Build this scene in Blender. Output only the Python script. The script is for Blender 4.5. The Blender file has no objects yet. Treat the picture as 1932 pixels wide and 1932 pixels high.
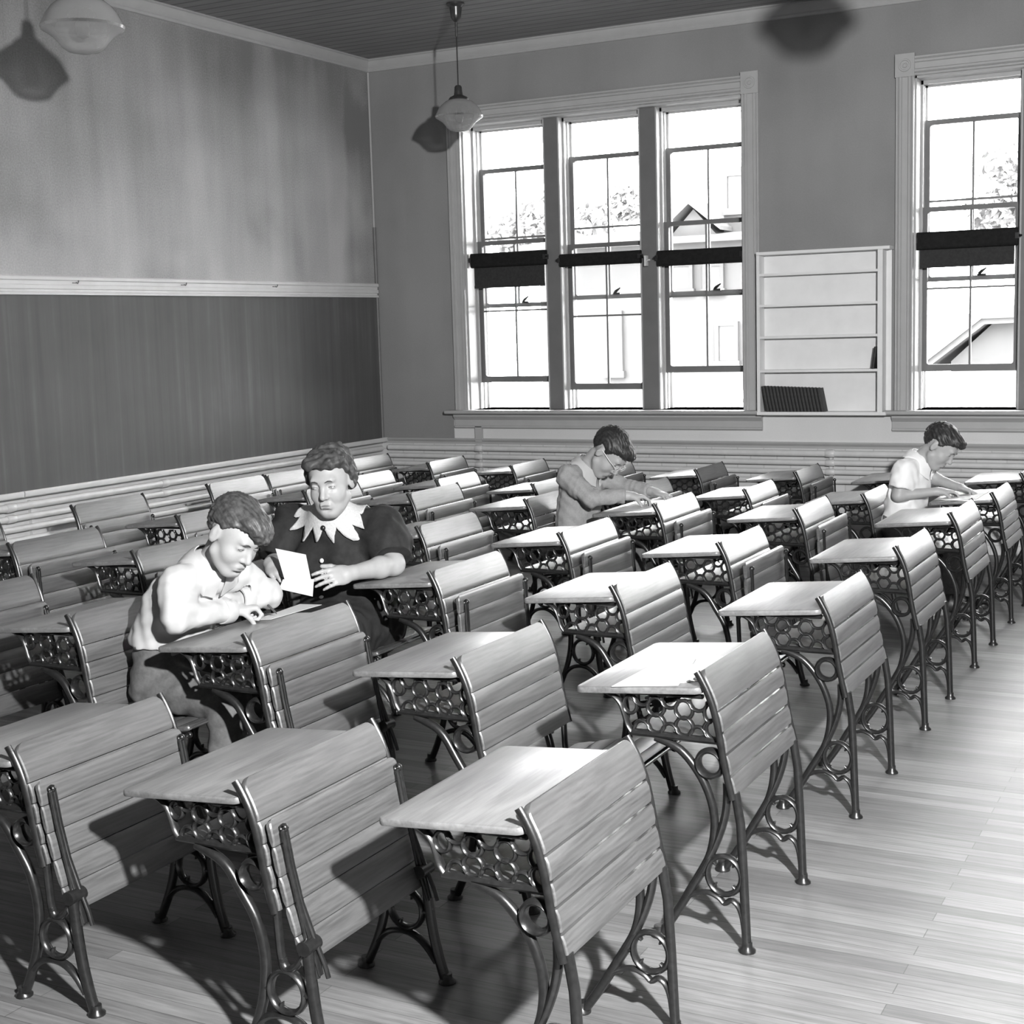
import bpy, math, random
import numpy as np
from mathutils import Vector, Matrix
PI = math.pi
SC = bpy.context.scene
COL = SC.collection
rng = random.Random(7)

# ------------------------------------------------------------------ helpers
class MB:
    """collects shapes and links them as one mesh object"""
    def __init__(s): s.v = []; s.f = []
    def add(s, vs, fs):
        n = len(s.v); s.v += [tuple(map(float, p)) for p in vs]; s.f += [tuple(i + n for i in f) for f in fs]
    def box(s, x0, x1, y0, y1, z0, z1):
        s.add([(x0,y0,z0),(x1,y0,z0),(x1,y1,z0),(x0,y1,z0),(x0,y0,z1),(x1,y0,z1),(x1,y1,z1),(x0,y1,z1)],
              [(0,3,2,1),(4,5,6,7),(0,1,5,4),(1,2,6,5),(2,3,7,6),(3,0,4,7)])
    def loft(s, rings, cap=True, closed=False):
        n = len(rings[0]); vs = [p for r in rings for p in r]; fs = []
        m = len(rings)
        for i in range(m if closed else m - 1):
            a = i * n; b = ((i + 1) % m) * n
            for j in range(n):
                k = (j + 1) % n
                fs.append((a + j, a + k, b + k, b + j))
        if cap and not closed:
            fs.append(tuple(range(n))[::-1]); fs.append(tuple((m - 1) * n + j for j in range(n)))
        s.add(vs, fs)
    def sweep(s, pts, a, b, y, closed=False, n=8, taper=None):
        """elliptical bar along a polyline in the x-z plane; a = half width in plane, b = half depth in y"""
        P = [Vector((p[0], p[1])) for p in pts]; m = len(P); rings = []
        for i in range(m):
            if closed: t = P[(i + 1) % m] - P[i - 1]
            else: t = P[min(i + 1, m - 1)] - P[max(i - 1, 0)]
            t.normalize(); nx, nz = -t.y, t.x
            aa = a if taper is None else a * (1 + (taper - 1) * i / (m - 1))
            rings.append([(P[i].x + nx * aa * math.cos(q), y + b * math.sin(q), P[i].y + nz * aa * math.cos(q))
                          for q in [2 * PI * k / n for k in range(n)]])
        s.loft(rings, not closed, closed)
    def tube(s, pts, r, n=8, cap=True):
        """round tube through 3-D points, r a number or a list"""
        P = [Vector(p) for p in pts]; m = len(P); rings = []; up = None
        for i in range(m):
            t = (P[min(i + 1, m - 1)] - P[max(i - 1, 0)]).normalized()
            if up is None: up = Vector((0, 0, 1)) if abs(t.z) < .9 else Vector((1, 0, 0))
            u = (up - t * up.dot(t)).normalized(); w = t.cross(u); up = u
            rr = r[i] if isinstance(r, (list, tuple)) else r
            rings.append([P[i] + u * rr * math.cos(q) + w * rr * math.sin(q) for q in [2 * PI * k / n for k in range(n)]])
        s.loft(rings, cap)
    def lathe(s, prof, c=(0, 0, 0), n=32, cap=True):
        s.loft([[(c[0] + r * math.cos(q), c[1] + r * math.sin(q), c[2] + z) for q in [2 * PI * k / n for k in range(n)]] for r, z in prof], cap)
    def extrude(s, prof, axis, a, b):
        """closed 2-D profile run along an axis"""
        def P(p, t):
            return {'x': (t, p[0], p[1]), 'y': (p[0], t, p[1]), 'z': (p[0], p[1], t)}[axis]
        s.loft([[P(p, a) for p in prof], [P(p, b) for p in prof]])
    def slab(s, outline, z0, z1, r=.004, mp=None):
        """outline (x,y) with softened edges between heights z0 and z1"""
        def inset(d):
            n = len(outline); out = []
            for i in range(n):
                p0, p1, p2 = Vector(outline[i - 1]), Vector(outline[i]), Vector(outline[(i + 1) % n])
                t = (p2 - p0).normalized(); out.append((p1.x - t.y * d, p1.y + t.x * d))
            return out
        rings = []
        for d, z in ((r, z0), (r * .3, z0 + r * .3), (0, z0 + r), (0, z1 - r), (r * .3, z1 - r * .3), (r, z1)):
            rings.append([(p[0], p[1], z) for p in inset(d)])
        if mp: rings = [[mp(p) for p in r_] for r_ in rings]
        s.loft(rings)
    def build(s, name, mat, parent=None, sharp=40, smooth=True):
        me = bpy.data.meshes.new(name); me.from_pydata(s.v, [], s.f)
        return link_mesh(name, me, mat, parent, sharp, smooth)

def link_mesh(name, me, mat, parent=None, sharp=40, smooth=True):
    import bmesh
    bm = bmesh.new(); bm.from_mesh(me); bmesh.ops.recalc_face_normals(bm, faces=bm.faces); bm.to_mesh(me); bm.free()
    if smooth:
        me.polygons.foreach_set('use_smooth', [True] * len(me.polygons))
        if sharp: me.set_sharp_from_angle(angle=math.radians(sharp))
    me.update()
    if mat: me.materials.append(mat)
    o = bpy.data.objects.new(name, me); COL.objects.link(o)
    if parent: o.parent = parent
    return o

def rrect(x0, x1, y0, y1, r, n=5):
    out = []
    for cx, cy, a0 in ((x1 - r, y0 + r, -90), (x1 - r, y1 - r, 0), (x0 + r, y1 - r, 90), (x0 + r, y0 + r, 180)):
        for k in range(n + 1):
            a = math.radians(a0 + 90 * k / n); out.append((cx + r * math.cos(a), cy + r * math.sin(a)))
    return out

def smooth_poly(pts, n=6, closed=False):
    """Catmull-Rom through points"""
    P = [np.array(p, float) for p in pts]; m = len(P); out = []
    for i in range(m if closed else m - 1):
        if closed: a, b, c, d = P[i - 1], P[i], P[(i + 1) % m], P[(i + 2) % m]
        else: a, b, c, d = P[max(i - 1, 0)], P[i], P[i + 1], P[min(i + 2, m - 1)]
        for k in range(n):
            t = k / n
            out.append(tuple(.5 * ((2 * b) + (c - a) * t + (2 * a - 5 * b + 4 * c - d) * t * t + (3 * b - a - 3 * c + d) * t ** 3)))
    if not closed: out.append(tuple(P[-1]))
    return out

def circle(cx, cz, rx, rz=None, n=20, a0=0, a1=360):
    rz = rz or rx; full = (a1 - a0) == 360
    return [(cx + rx * math.cos(math.radians(a0 + (a1 - a0) * k / n)), cz + rz * math.sin(math.radians(a0 + (a1 - a0) * k / n)))
            for k in range(n if full else n + 1)]

def tag(o, label, cat, group=None, kind=None):
    if label: o['label'] = label
    if cat: o['category'] = cat
    if group: o['group'] = group
    if kind: o['kind'] = kind
    return o
def thing(name, label, cat, loc=(0, 0, 0), group=None, rotz=0):
    o = bpy.data.objects.new(name, None); COL.objects.link(o); o.location = loc; o.rotation_euler = (0, 0, rotz)
    o.empty_display_size = .1
    return tag(o, label, cat, group)
def struct(name, mb, mat, parent=None, **k):
    o = mb.build(name, mat, parent, **k)
    if parent is None: o['kind'] = 'structure'
    return o

# ------------------------------------------------------------------ materials (black-and-white photograph: greys only)
class NT:
    def __init__(s, name):
        s.m = bpy.data.materials.new(name); s.m.use_nodes = True; s.t = s.m.node_tree; s.n = s.t.nodes
        s.b = s.n['Principled BSDF']; s.out = s.n['Material Output']
    def node(s, typ, **kw):
        n = s.n.new(typ)
        for k, v in kw.items():
            if k in n.inputs: n.inputs[k].default_value = v
            else: setattr(n, k, v)
        return n
    def l(s, a, b): s.t.links.new(a, b)
    def coords(s, scale=(1, 1, 1), kind='Object'):
        tc = s.node('ShaderNodeTexCoord'); mp = s.node('ShaderNodeMapping'); mp.inputs['Scale'].default_value = scale
        s.l(tc.outputs[kind], mp.inputs[0]); return mp.outputs[0]
    def noise(s, scale=(1, 1, 1), sc=1, detail=4, rough=.55, dist=0, kind='Object'):
        n = s.node('ShaderNodeTexNoise'); s.l(s.coords(scale, kind), n.inputs['Vector'])
        n.inputs['Scale'].default_value = sc; n.inputs['Detail'].default_value = detail
        n.inputs['Roughness'].default_value = rough; n.inputs['Distortion'].default_value = dist
        return n.outputs['Fac']
    def ramp(s, fac, stops):
        r = s.node('ShaderNodeValToRGB'); e = r.color_ramp.elements
        while len(e) < len(stops): e.new(.5)
        for i, (p, v) in enumerate(stops):
            e[i].position = p; e[i].color = (v, v, v, 1)
        s.l(fac, r.inputs[0]); return r.outputs[0]
    def math(s, op, a, b=None, clamp=False):
        n = s.node('ShaderNodeMath', operation=op); n.use_clamp = clamp
        for i, x in enumerate((a, b)):
            if x is None: continue
            if isinstance(x, (int, float)): n.inputs[i].default_value = x
            else: s.l(x, n.inputs[i])
        return n.outputs[0]
    def set(s, color=None, rough=None, spec=None, metal=None, bump=None, bs=.3, bd=.002):
        def put(k, v):
            if v is None: return
            if isinstance(v, (int, float)): s.b.inputs[k].default_value = (v, v, v, 1) if k == 'Base Color' else v
            else: s.l(v, s.b.inputs[k])
        put('Base Color', color); put('Roughness', rough); put('Specular IOR Level', spec); put('Metallic', metal)
        if bump is not None:
            b = s.node('ShaderNodeBump'); b.inputs['Strength'].default_value = bs; b.inputs['Distance'].default_value = bd
            s.l(bump, b.inputs['Height']); s.l(b.outputs[0], s.b.inputs['Normal'])
        return s.m

def m_plain(name, v, rough=.6, spec=.5, var=.06, sc=20, metal=0, bs=.15, bd=.001):
    t = NT(name); n = t.noise(sc=sc)
    return t.set(t.ramp(n, [(.3, v * (1 - var)), (.7, v * (1 + var))]), rough, spec, metal, n, bs, bd)

def m_wood(name, lo, hi, rough=.34, axis='y', spec=.5):
    t = NT(name); s = {'y': (28, 1.6, 28), 'x': (1.6, 28, 28), 'z': (28, 28, 1.6)}[axis]
    s2 = {'y': (6, .9, 6), 'x': (.9, 6, 6), 'z': (6, 6, .9)}[axis]
    oi = t.node('ShaderNodeObjectInfo')
    fine = t.noise(s, 3.2, 6, .7); broad = t.noise(s2, 2.2, 3, .5, 1.2)
    w = t.node('ShaderNodeTexWave', wave_type='BANDS', bands_direction='Z' if axis != 'z' else 'X')
    t.l(t.coords(s2), w.inputs['Vector']); w.inputs['Scale'].default_value = 3.5; w.inputs['Distortion'].default_value = 9; w.inputs['Detail'].default_value = 3
    mix = t.math('ADD', t.math('MULTIPLY', fine, .50), t.math('ADD', t.math('MULTIPLY', broad, .44), t.math('MULTIPLY', w.outputs['Fac'], .06)))
    mix = t.math('ADD', mix, t.math('MULTIPLY', t.math('SUBTRACT', oi.outputs['Random'], .5), .10))
    col = t.ramp(mix, [(.33, lo), (.5, (lo + hi) / 2), (.68, hi)])
    blot = t.noise((1, 1, 1), 5, 4, .6)
    r = t.math('ADD', t.math('MULTIPLY', blot, .22), rough - .11)
    t.b.inputs['Coat Weight'].default_value = .9; t.b.inputs['Coat Roughness'].default_value = .37
    return t.set(col, r, spec, None, fine, .12, .0006)

M = {}
M['desk'] = m_wood('desk_wood', .040, .135, .42, spec=.7)
M['desktop'] = m_wood('desktop_wood', .10, .24, .48, spec=.7)
M['iron'] = m_plain('cast_iron', .014, .30, .6, .3, 60, 0, .3, .0008)
M['paint'] = m_plain('painted_trim', .40, .38, .5, .04, 9)
M['conduit'] = m_plain('conduit_paint', .16, .5, .4, .1, 20)
M['rail'] = m_plain('board_rail_paint', .60, .4, .5, .04, 9)
M['sash'] = m_plain('sash_paint', .15, .45, .5, .06, 9)
M['shelfpaint'] = m_plain('shelf_paint', .74, .5, .4, .04, 7)
M['pipe'] = m_plain('pipe_paint', .60, .35, .5, .06, 14)
M['brass'] = m_plain('dark_brass', .10, .28, .6, .2, 40, .7)
M['black_cloth'] = m_plain('shade_cloth_black', .012, .8, .2, .3, 50)
M['dark_cloth'] = m_plain('shade_cloth_dark', .035, .8, .2, .2, 50)
M['white_metal'] = m_plain('white_metal', .6, .35, .5, .05, 30)
M['paper'] = m_plain('writing_paper', .60, .7, .2, .03, 30)
M['book'] = m_plain('book_cloth', .035, .6, .3, .3, 60)
M['bookpage'] = m_plain('book_pages', .4, .8, .2, .2, 200)

# floor boards
t = NT('floor_boards')
br = t.node('ShaderNodeTexBrick'); br.offset = .5
t.l(t.coords((1, 1, 1)), br.inputs['Vector'])
for k, v in dict(Scale=1.0, **{'Mortar Size': .0016, 'Mortar Smooth': .3, 'Bias': 0, 'Brick Width': 1.35, 'Row Height': .062}).items(): br.inputs[k].default_value = v
br.inputs['Color1'].default_value = (.145, .145, .145, 1); br.inputs['Color2'].default_value = (.235, .235, .235, 1); br.inputs['Mortar'].default_value = (.10, .10, .10, 1)
gr = t.noise((1.2, 24, 1), 2.6, 6, .7); bl = t.noise((1, 1, 1), 1.1, 5, .6)
sm = t.math('MULTIPLY', t.ramp(gr, [(.3, .62), (.7, 1.22)]), t.ramp(bl, [(.3, .78), (.7, 1.15)]))
mx = t.node('ShaderNodeMix', data_type='RGBA', blend_type='MULTIPLY'); mx.inputs['Factor'].default_value = 1
t.l(br.outputs['Color'], mx.inputs['A']); t.l(sm, mx.inputs['B'])
M['floor'] = t.set(mx.outputs['Result'], t.math('ADD', t.math('MULTIPLY', bl, .25), .30), .3, None, br.outputs['Fac'], -.25, .001)

# ceiling: narrow beaded boards running along x
t = NT('ceiling_boards')
w = t.node('ShaderNodeTexWave', wave_type='BANDS', bands_direction='Y', wave_profile='SAW'); t.l(t.coords(), w.inputs['Vector'])
w.inputs['Scale'].default_value = 2.6; w.inputs['Distortion'].default_value = 0
gap = t.ramp(w.outputs['Fac'], [(.0, .12), (.16, 1), (.9, 1)])
nz = t.noise((.7, 5, 1), 3, 5, .6)
M['ceiling'] = t.set(t.math('MULTIPLY', gap, t.ramp(nz, [(.3, .22), (.7, .31)])), .55, .4, None, gap, .5, .003)

# plaster walls with soot streaks; the left one also has flash falloff painted in
def m_plaster(name, lo, hi, streak, seed=0, falloff_soot=False):
    t = NT(name)
    tc = t.node('ShaderNodeTexCoord'); mp = t.node('ShaderNodeMapping'); mp.inputs['Location'].default_value = (seed, seed * .7, seed * 1.3)
    t.l(tc.outputs['Object'], mp.inputs[0])
    def nz(sc, scale, d=4, r=.5):
        m2 = t.node('ShaderNodeMapping'); m2.inputs['Scale'].default_value = sc; t.l(mp.outputs[0], m2.inputs[0])
        n = t.node('ShaderNodeTexNoise'); t.l(m2.outputs[0], n.inputs['Vector']); n.inputs['Scale'].default_value = scale
        n.inputs['Detail'].default_value = d; n.inputs['Roughness'].default_value = r; return n.outputs['Fac']
    cloud = nz((1, 1, 1), .9, 3); st = nz((3.2, 3.2, .35), 1.0, 3, .5); fine = nz((1, 1, 1), 90, 2, .6)
    f = t.math('ADD', t.math('MULTIPLY', cloud, 1 - streak), t.math('MULTIPLY', st, streak))
    f = t.math('ADD', f, t.math('MULTIPLY', t.math('SUBTRACT', fine, .5), .18))
    if falloff_soot:                                                        # flash falloff painted as a darker top, plus old soot and unwashed corner strip
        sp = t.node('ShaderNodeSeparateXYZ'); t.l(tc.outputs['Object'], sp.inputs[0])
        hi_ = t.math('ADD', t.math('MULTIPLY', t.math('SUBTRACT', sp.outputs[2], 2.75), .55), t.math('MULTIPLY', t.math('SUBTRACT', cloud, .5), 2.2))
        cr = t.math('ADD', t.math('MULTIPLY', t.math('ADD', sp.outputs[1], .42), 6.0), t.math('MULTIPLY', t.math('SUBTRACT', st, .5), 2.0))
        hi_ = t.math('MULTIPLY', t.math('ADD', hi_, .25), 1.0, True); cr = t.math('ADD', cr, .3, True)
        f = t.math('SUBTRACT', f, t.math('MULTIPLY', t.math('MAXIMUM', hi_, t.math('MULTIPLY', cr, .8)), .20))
    return t.set(t.ramp(f, [(.30, lo), (.66, hi)]), .75, .25, None, fine, .25, .002)
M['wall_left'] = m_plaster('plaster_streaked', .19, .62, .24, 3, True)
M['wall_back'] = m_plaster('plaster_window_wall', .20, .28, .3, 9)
M['wall_light'] = m_plaster('plaster_light', .56, .66, .2, 5)
M['wall_side'] = m_plain('plaster_plain', .40, .8, .2)

t = NT('slate_board')
a = t.noise((1, 9, .25), 1.5, 4, .6); b = t.noise((1, 1, 1), 1.3, 4, .6)
f = t.math('ADD', t.math('MULTIPLY', a, .6), t.math('MULTIPLY', b, .4))
M['slate'] = t.set(t.ramp(f, [(.33, .075), (.55, .10), (.7, .14)]), .62, .35, None, t.noise(sc=140), .1, .0006)

# painted brick dado
t = NT('painted_brick')
br = t.node('ShaderNodeTexBrick'); tc = t.node('ShaderNodeTexCoord'); sp = t.node('ShaderNodeSeparateXYZ'); cb = t.node('ShaderNodeCombineXYZ')
t.l(tc.outputs['Object'], sp.inputs[0]); t.l(t.math('ADD', sp.outputs[0], sp.outputs[1]), cb.inputs[0]); t.l(sp.outputs[2], cb.inputs[1]); t.l(cb.outputs[0], br.inputs['Vector'])
for k, v in dict(Scale=1.0, **{'Mortar Size': .006, 'Mortar Smooth': .3, 'Brick Width': .21, 'Row Height': .07}).items(): br.inputs[k].default_value = v
br.inputs['Color1'].default_value = (.54, .54, .54, 1); br.inputs['Color2'].default_value = (.60, .60, .60, 1); br.inputs['Mortar'].default_value = (.47, .47, .47, 1)
M['brick'] = t.set(br.outputs['Color'], .6, .3, None, br.outputs['Fac'], -.4, .004)

# window glass: clear pane with a faint reflection
t = NT('window_glass')
tr = t.node('ShaderNodeBsdfTransparent'); tr.inputs[0].default_value = (.93, .93, .93, 1)
gl = t.node('ShaderNodeBsdfGlossy'); gl.inputs['Roughness'].default_value = .02
fr = t.node('ShaderNodeFresnel'); fr.inputs['IOR'].default_value = 1.45
ms = t.node('ShaderNodeMixShader'); t.l(fr.outputs[0], ms.inputs[0]); t.l(tr.outputs[0], ms.inputs[1]); t.l(gl.outputs[0], ms.inputs[2]); t.l(ms.outputs[0], t.out.inputs[0])
M['glass'] = t.m
# prismatic lamp glass
def m_lampglass(name, mixf, tv, dv):
    t = NT(name)
    tr = t.node('ShaderNodeBsdfTransparent'); tr.inputs[0].default_value = (tv, tv, tv, 1)
    df = t.node('ShaderNodeBsdfPrincipled'); df.inputs['Base Color'].default_value = (dv, dv, dv, 1); df.inputs['Roughness'].default_value = .12
    lw = t.node('ShaderNodeLayerWeight'); lw.inputs['Blend'].default_value = .35
    f = t.math('ADD', t.math('MULTIPLY', lw.outputs['Facing'], .75), mixf, True)
    ms = t.node('ShaderNodeMixShader'); t.l(f, ms.inputs[0]); t.l(tr.outputs[0], ms.inputs[1]); t.l(df.outputs[0], ms.inputs[2]); t.l(ms.outputs[0], t.out.inputs[0])
    return t.m
M['lamp_dome'] = m_lampglass('lamp_glass_dome', .18, .70, .5)
M['lamp_bowl'] = m_lampglass('lamp_glass_bowl', .05, .86, .65)

# ------------------------------------------------------------------ camera (measured from the photograph)
pan, tilt, roll, F = -0.4872644, 0.1282268, -0.0293980, 2699.18
cam = bpy.data.cameras.new('camera'); co = bpy.data.objects.new('camera', cam); COL.objects.link(co)
fwd = Vector((math.sin(pan) * math.cos(tilt), math.cos(pan) * math.cos(tilt), -math.sin(tilt)))
right = Vector((math.cos(pan), -math.sin(pan), 0)); up = right.cross(fwd)
r2 = right * math.cos(roll) + up * math.sin(roll); u2 = up * math.cos(roll) - right * math.sin(roll)
co.matrix_world = Matrix(((r2.x, u2.x, -fwd.x, 6.873007), (r2.y, u2.y, -fwd.y, -10.577700), (r2.z, u2.z, -fwd.z, 1.720982), (0, 0, 0, 1)))
cam.sensor_width = 36; cam.lens = 36 * F / 1932; cam.clip_start = .05; cam.clip_end = 400
SC.camera = co
vs = SC.view_settings; vs.view_transform = 'Standard'; vs.look = 'None'; vs.gamma = 1; vs.use_curve_mapping = False
vs.exposure = 0.0
# ------------------------------------------------------------------ room shell
XR, YF, ZC = 9.7, -12.2, 4.008
OPEN = [(.90, 3.32), (4.595, 7.015)]; ZS, ZH = 1.04, 3.40; TH = .36
b = MB(); b.box(-.3, XR + .3, YF - .3, TH, -.1, 0); struct('floor', b, M['floor'], smooth=False)
b = MB(); b.box(-.3, XR + .3, YF - .3, TH, ZC, ZC + .12); struct('ceiling', b, M['ceiling'], smooth=False)
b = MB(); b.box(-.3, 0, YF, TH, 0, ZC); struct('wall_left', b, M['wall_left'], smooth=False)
b = MB(); b.box(XR, XR + .3, YF, TH, 0, ZC); struct('wall_right', b, M['wall_side'], smooth=False)
b = MB(); b.box(-.3, XR + .3, YF - .3, YF, 0, ZC); struct('wall_front', b, M['wall_side'], smooth=False)
b = MB(); b.box(0, .735, 0, TH, .79, ZS); b.box(.735, XR, .002, TH, .79, ZS); b.box(0, XR, 0, TH, ZH, ZC)
xs = [0, OPEN[0][0], OPEN[0][1], OPEN[1][0], OPEN[1][1], XR]
for i in (0, 2, 4): b.box(xs[i], xs[i + 1], 0, TH, ZS, ZH)
wb = struct('wall_back', b, M['wall_back'], smooth=False)
b = MB(); b.box(.735, XR, 0, .002, .79, 1.03); b.build('light_band', M['wall_light'], wb, smooth=False)                 # lighter paint below the sills
b = MB(); b.box(0, XR, -.006, TH, 0, .79); struct('trim_1', b, M['brick'], smooth=False)
b = MB(); b.box(-.1, .006, YF, 0, 0, .775); struct('trim_9', b, M['wall_light'], smooth=False)                                   # brick dado

def cornice(sgn):
    p = [(0, 4.008), (.050, 4.008), (.053, 3.996), (.044, 3.990), (.040, 3.968), (.028, 3.948), (.018, 3.934), (.022, 3.922), (.013, 3.908), (0, 3.904)]
    return [(sgn * a, z) for a, z in p]
b = MB(); b.extrude(cornice(1), 'y', YF, 0); struct('trim_2', b, M['paint'], sharp=30)
b = MB(); b.extrude(cornice(-1), 'x', 0, XR); struct('trim_3', b, M['paint'], sharp=30)
# ogee cap on top of the brick dado under the windows
b = MB(); b.extrude([(0, .798), (-.028, .798), (-.034, .790), (-.028, .780), (-.014, .768), (-.010, .750), (0, .748)], 'x', 0, XR); struct('trim_4', b, M['paint'], sharp=30)
b = MB(); b.tube([(.014, -.014, .80), (.014, -.014, 2.61)], .014, 10); struct('trim_10', b, M['conduit'])
b = MB(); b.tube([(.010, -.010, .80), (.010, -.010, 3.905)], .009, 8); struct('trim_5', b, M['paint'])
# boxed riser under the big window
b = MB(); b.box(.952, 1.016, -.03, 0, .77, .90); struct('trim_6', b, M['paint'])

def flutes(w, d=.034):
    """fluted casing profile across width w, standing d proud of the wall"""
    xs = [0, .003, .014, .02, .026, .04, .046, .052, .078, .084, .09, .104, .11, .116, .127, .13]
    ys = [.02, d, d, d - .010, d, d, d - .012, d - .012, d - .012, d - .012, d, d, d - .010, d, d, .02]
    return [(x * w / .13, -y) for x, y in zip(xs, ys)] + [(w, 0), (0, 0)]

def sash(parent, a, c, y, z0, z1, lower):
    """one glazed sash, two panes wide and two high"""
    st, top, bot, mu = .042, .034, .05 if lower else .034, .014
    b = MB(); y1 = y + .036
    b.box(a, a + st, y, y1, z0, z1); b.box(c - st, c, y, y1, z0, z1)
    b.box(a + st, c - st, y, y1, z0, z0 + bot); b.box(a + st, c - st, y, y1, z1 - top, z1)
    xm = (a + c) / 2; zm = (z0 + bot + z1 - top) / 2
    b.box(xm - mu / 2, xm + mu / 2, y + .006, y1 - .006, z0 + bot, z1 - top); b.box(a + st, c - st, y + .008, y1 - .008, zm - mu / 2, zm + mu / 2)
    for cx, sx in ((a + st, 1), (c - st, -1)):                      # softened pane corners
        for cz, sz in ((z0 + bot, 1), (z1 - top, -1)):
            r = .018; pts = [(cx, cz)] + [(cx + sx * r * (1 - math.sin(q)), cz + sz * r * (1 - math.cos(q))) for q in [PI / 2 * k / 4 for k in range(5)]]
            b.extrude([(p[0], p[1]) for p in pts], 'y', y + .004, y1 - .004) if False else b.loft([[(p[0], t_, p[1]) for p in pts] for t_ in (y + .004, y1 - .004)])
    o = b.build('sash', M['sash'], parent, smooth=False)
    for px0, px1 in ((a + st, xm), (xm, c - st)):
        for pz0, pz1 in ((z0 + bot, zm), (zm, z1 - top)):
            g = MB(); g.box(px0, px1, y + .017, y + .020, pz0, pz1); g.build('pane', M['glass'], o, smooth=False)
    if not lower:                                                   # catch on the meeting rail
        k = MB(); cx = xm + .07
        k.box(cx - .03, cx + .03, y - .02, y, z0 + .03, z0 + .045)
        k.tube([(cx - .02, y - .012, z0 + .045), (cx, y - .016, z0 + .062), (cx + .035, y - .022, z0 + .085)], [.011, .012, .005], 8)
        k.build('sash_lock', M['iron'], o)
    return o

LIGHTS = [(.0, .72), (.84, 1.555), (1.687, 2.42)]
def window(n, x0, uppers, lowers):
    x1 = x0 + 2.42
    root = thing('window_%d' % n, None, None, (0, 0, 0)); root['kind'] = 'structure'
    b = MB()
    b.extrude([(x0 - .13 + p[0], p[1]) for p in flutes(.13)], 'z', ZS, ZH)
    b.extrude([(x1 + p[0], p[1]) for p in flutes(.135)], 'z', ZS, ZH)
    b.extrude([(p[1], ZH + p[0]) for p in flutes(.135)], 'x', x0, x1)
    b.build('casing', M['paint'], root, sharp=25)
    for cx in (x0 - .065, x1 + .068):
        k = MB(); k.box(cx - .068, cx + .068, -.042, 0, ZH - .004, ZH + .155)
        for r0, r1 in ((.030, .046), (.008, .02)):
            k.loft([[(cx + r * math.cos(q), yy, ZH + .075 + r * math.sin(q)) for q in [2 * PI * i / 24 for i in range(24)]]
                    for r, yy in ((r0, -.040), (r0 + .003, -.050), (r1 - .003, -.050), (r1, -.040))], False)
        k.lathe([(0, 0)], n=3, cap=False) if False else None
        k.build('corner_block', M['paint'], root, sharp=30)
    b = MB(); b.extrude([(-.115, 1.012), (-.122, 1.02), (-.122, 1.032), (-.112, 1.04), (TH + .04, 1.04), (TH + .04, 1.008), (-.09, 1.006)], 'x', x0 - .19, x1 + .15)
    b.build('sill', M['paint'], root, sharp=30)
    b = MB(); b.extrude([(0, 1.006), (-.05, 1.006), (-.05, .985), (-.03, .965), (-.022, .955), (-.022, .91), (-.03, .905), (-.03, .893), (-.018, .884), (0, .882)], 'x', x0 - .145, x1 + .145)
    b.build('apron', M['paint'], root, sharp=30)
    for (a0, a1), (c0, c1) in zip(LIGHTS[:-1], LIGHTS[1:]):
        b = MB(); b.box(x0 + a1, x0 + c0, .075, TH, ZS, ZH); b.build('mullion', M['sash'], root, smooth=False)
    b = MB()
    b.box(x0, x1, .0, TH, ZH - .015, ZH)
    for i, (a, c) in enumerate(LIGHTS):
        a += x0; c += x0
        b.box(a, a + .012, 0 if i == 0 else .075, TH, ZS, ZH); b.box(c - .012, c, 0 if i == 2 else .075, TH, ZS, ZH)
        for yy, w in ((.155, .028), (.236, .022), (.30, .03)):
            b.box(a, a + w, yy - .012, yy + .006, ZS, ZH); b.box(c - w, c, yy - .012, yy + .006, ZS, ZH)
            b.box(a, c, yy - .012, yy + .006, ZH - .015 - w, ZH - .01)
    b.build('jamb', M['paint'], root, smooth=False)
    for (a, c), zu, zl in zip(LIGHTS, uppers, lowers):
        a += x0 + .014; c += x0 - .014
        sash(root, a, c, .245, zu - 1.155, zu, False); sash(root, a, c, .185, zl, zl + 1.185, True)
    return root
window(1, OPEN[0][0], (3.046, 3.086, 3.086), (1.262, 1.195, 1.326))
window(2, OPEN[1][0], (3.118, 3.06, 3.07), (1.312, 1.26, 1.29))

def shade(x0, x1, ztop, zbot, cloth, label):
    root = thing('window_shade', label, 'window shade', ((x0 + x1) / 2, .05, ztop), 'dark roller shades at mid window')
    h = (x1 - x0) / 2; H = ztop - zbot
    b = MB(); b.loft([[(x, p[0], p[1]) for p in rrect(-.03, .03, -H, 0, .022, 4)] for x in (-h, h)]); b.build('roller', M['black_cloth'], root)
    if cloth:
        b = MB(); b.box(-h + .02, h - .02, .004, .008, -cloth, -H + .01); b.box(-h + .02, h - .02, -.002, .012, -cloth - .004, -cloth + .018)
        b.build('shade_cloth', M['dark_cloth'], root, smooth=False)
    for s in (-1, 1):
        b = MB(); b.box(s * h - .012, s * h + .012, -.04, .03, -H * .62, -H * .3); b.tube([(s * (h + .01), -.02, -H * .45), (s * (h + .03), -.034, -H * .47)], .008, 8)
        b.build('bracket', M['iron'], root)
shade(.93, 1.625, 2.342, 2.222, .285, 'dark window shade with cloth pulled down in the leftmost light of the big window')
shade(1.758, 2.458, 2.298, 2.195, 0, 'rolled black window shade across the middle light of the big window')
shade(2.606, 3.296, 2.284, 2.162, 0, 'rolled black window shade in the light beside the bookcase')
shade(4.607, 5.296, 2.312, 2.186, .25, 'dark window shade with cloth pulled down in the window right of the bookcase')
b = MB(); b.box(2.506, 2.524, .03, .075, 2.17, 2.25); b.tube([(2.515, .045, 2.20), (2.54, .03, 2.215), (2.556, .035, 2.215)], .007, 8)
b.v = [(x + .0, y - .03, z + .0) for x, y, z in b.v]
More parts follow.
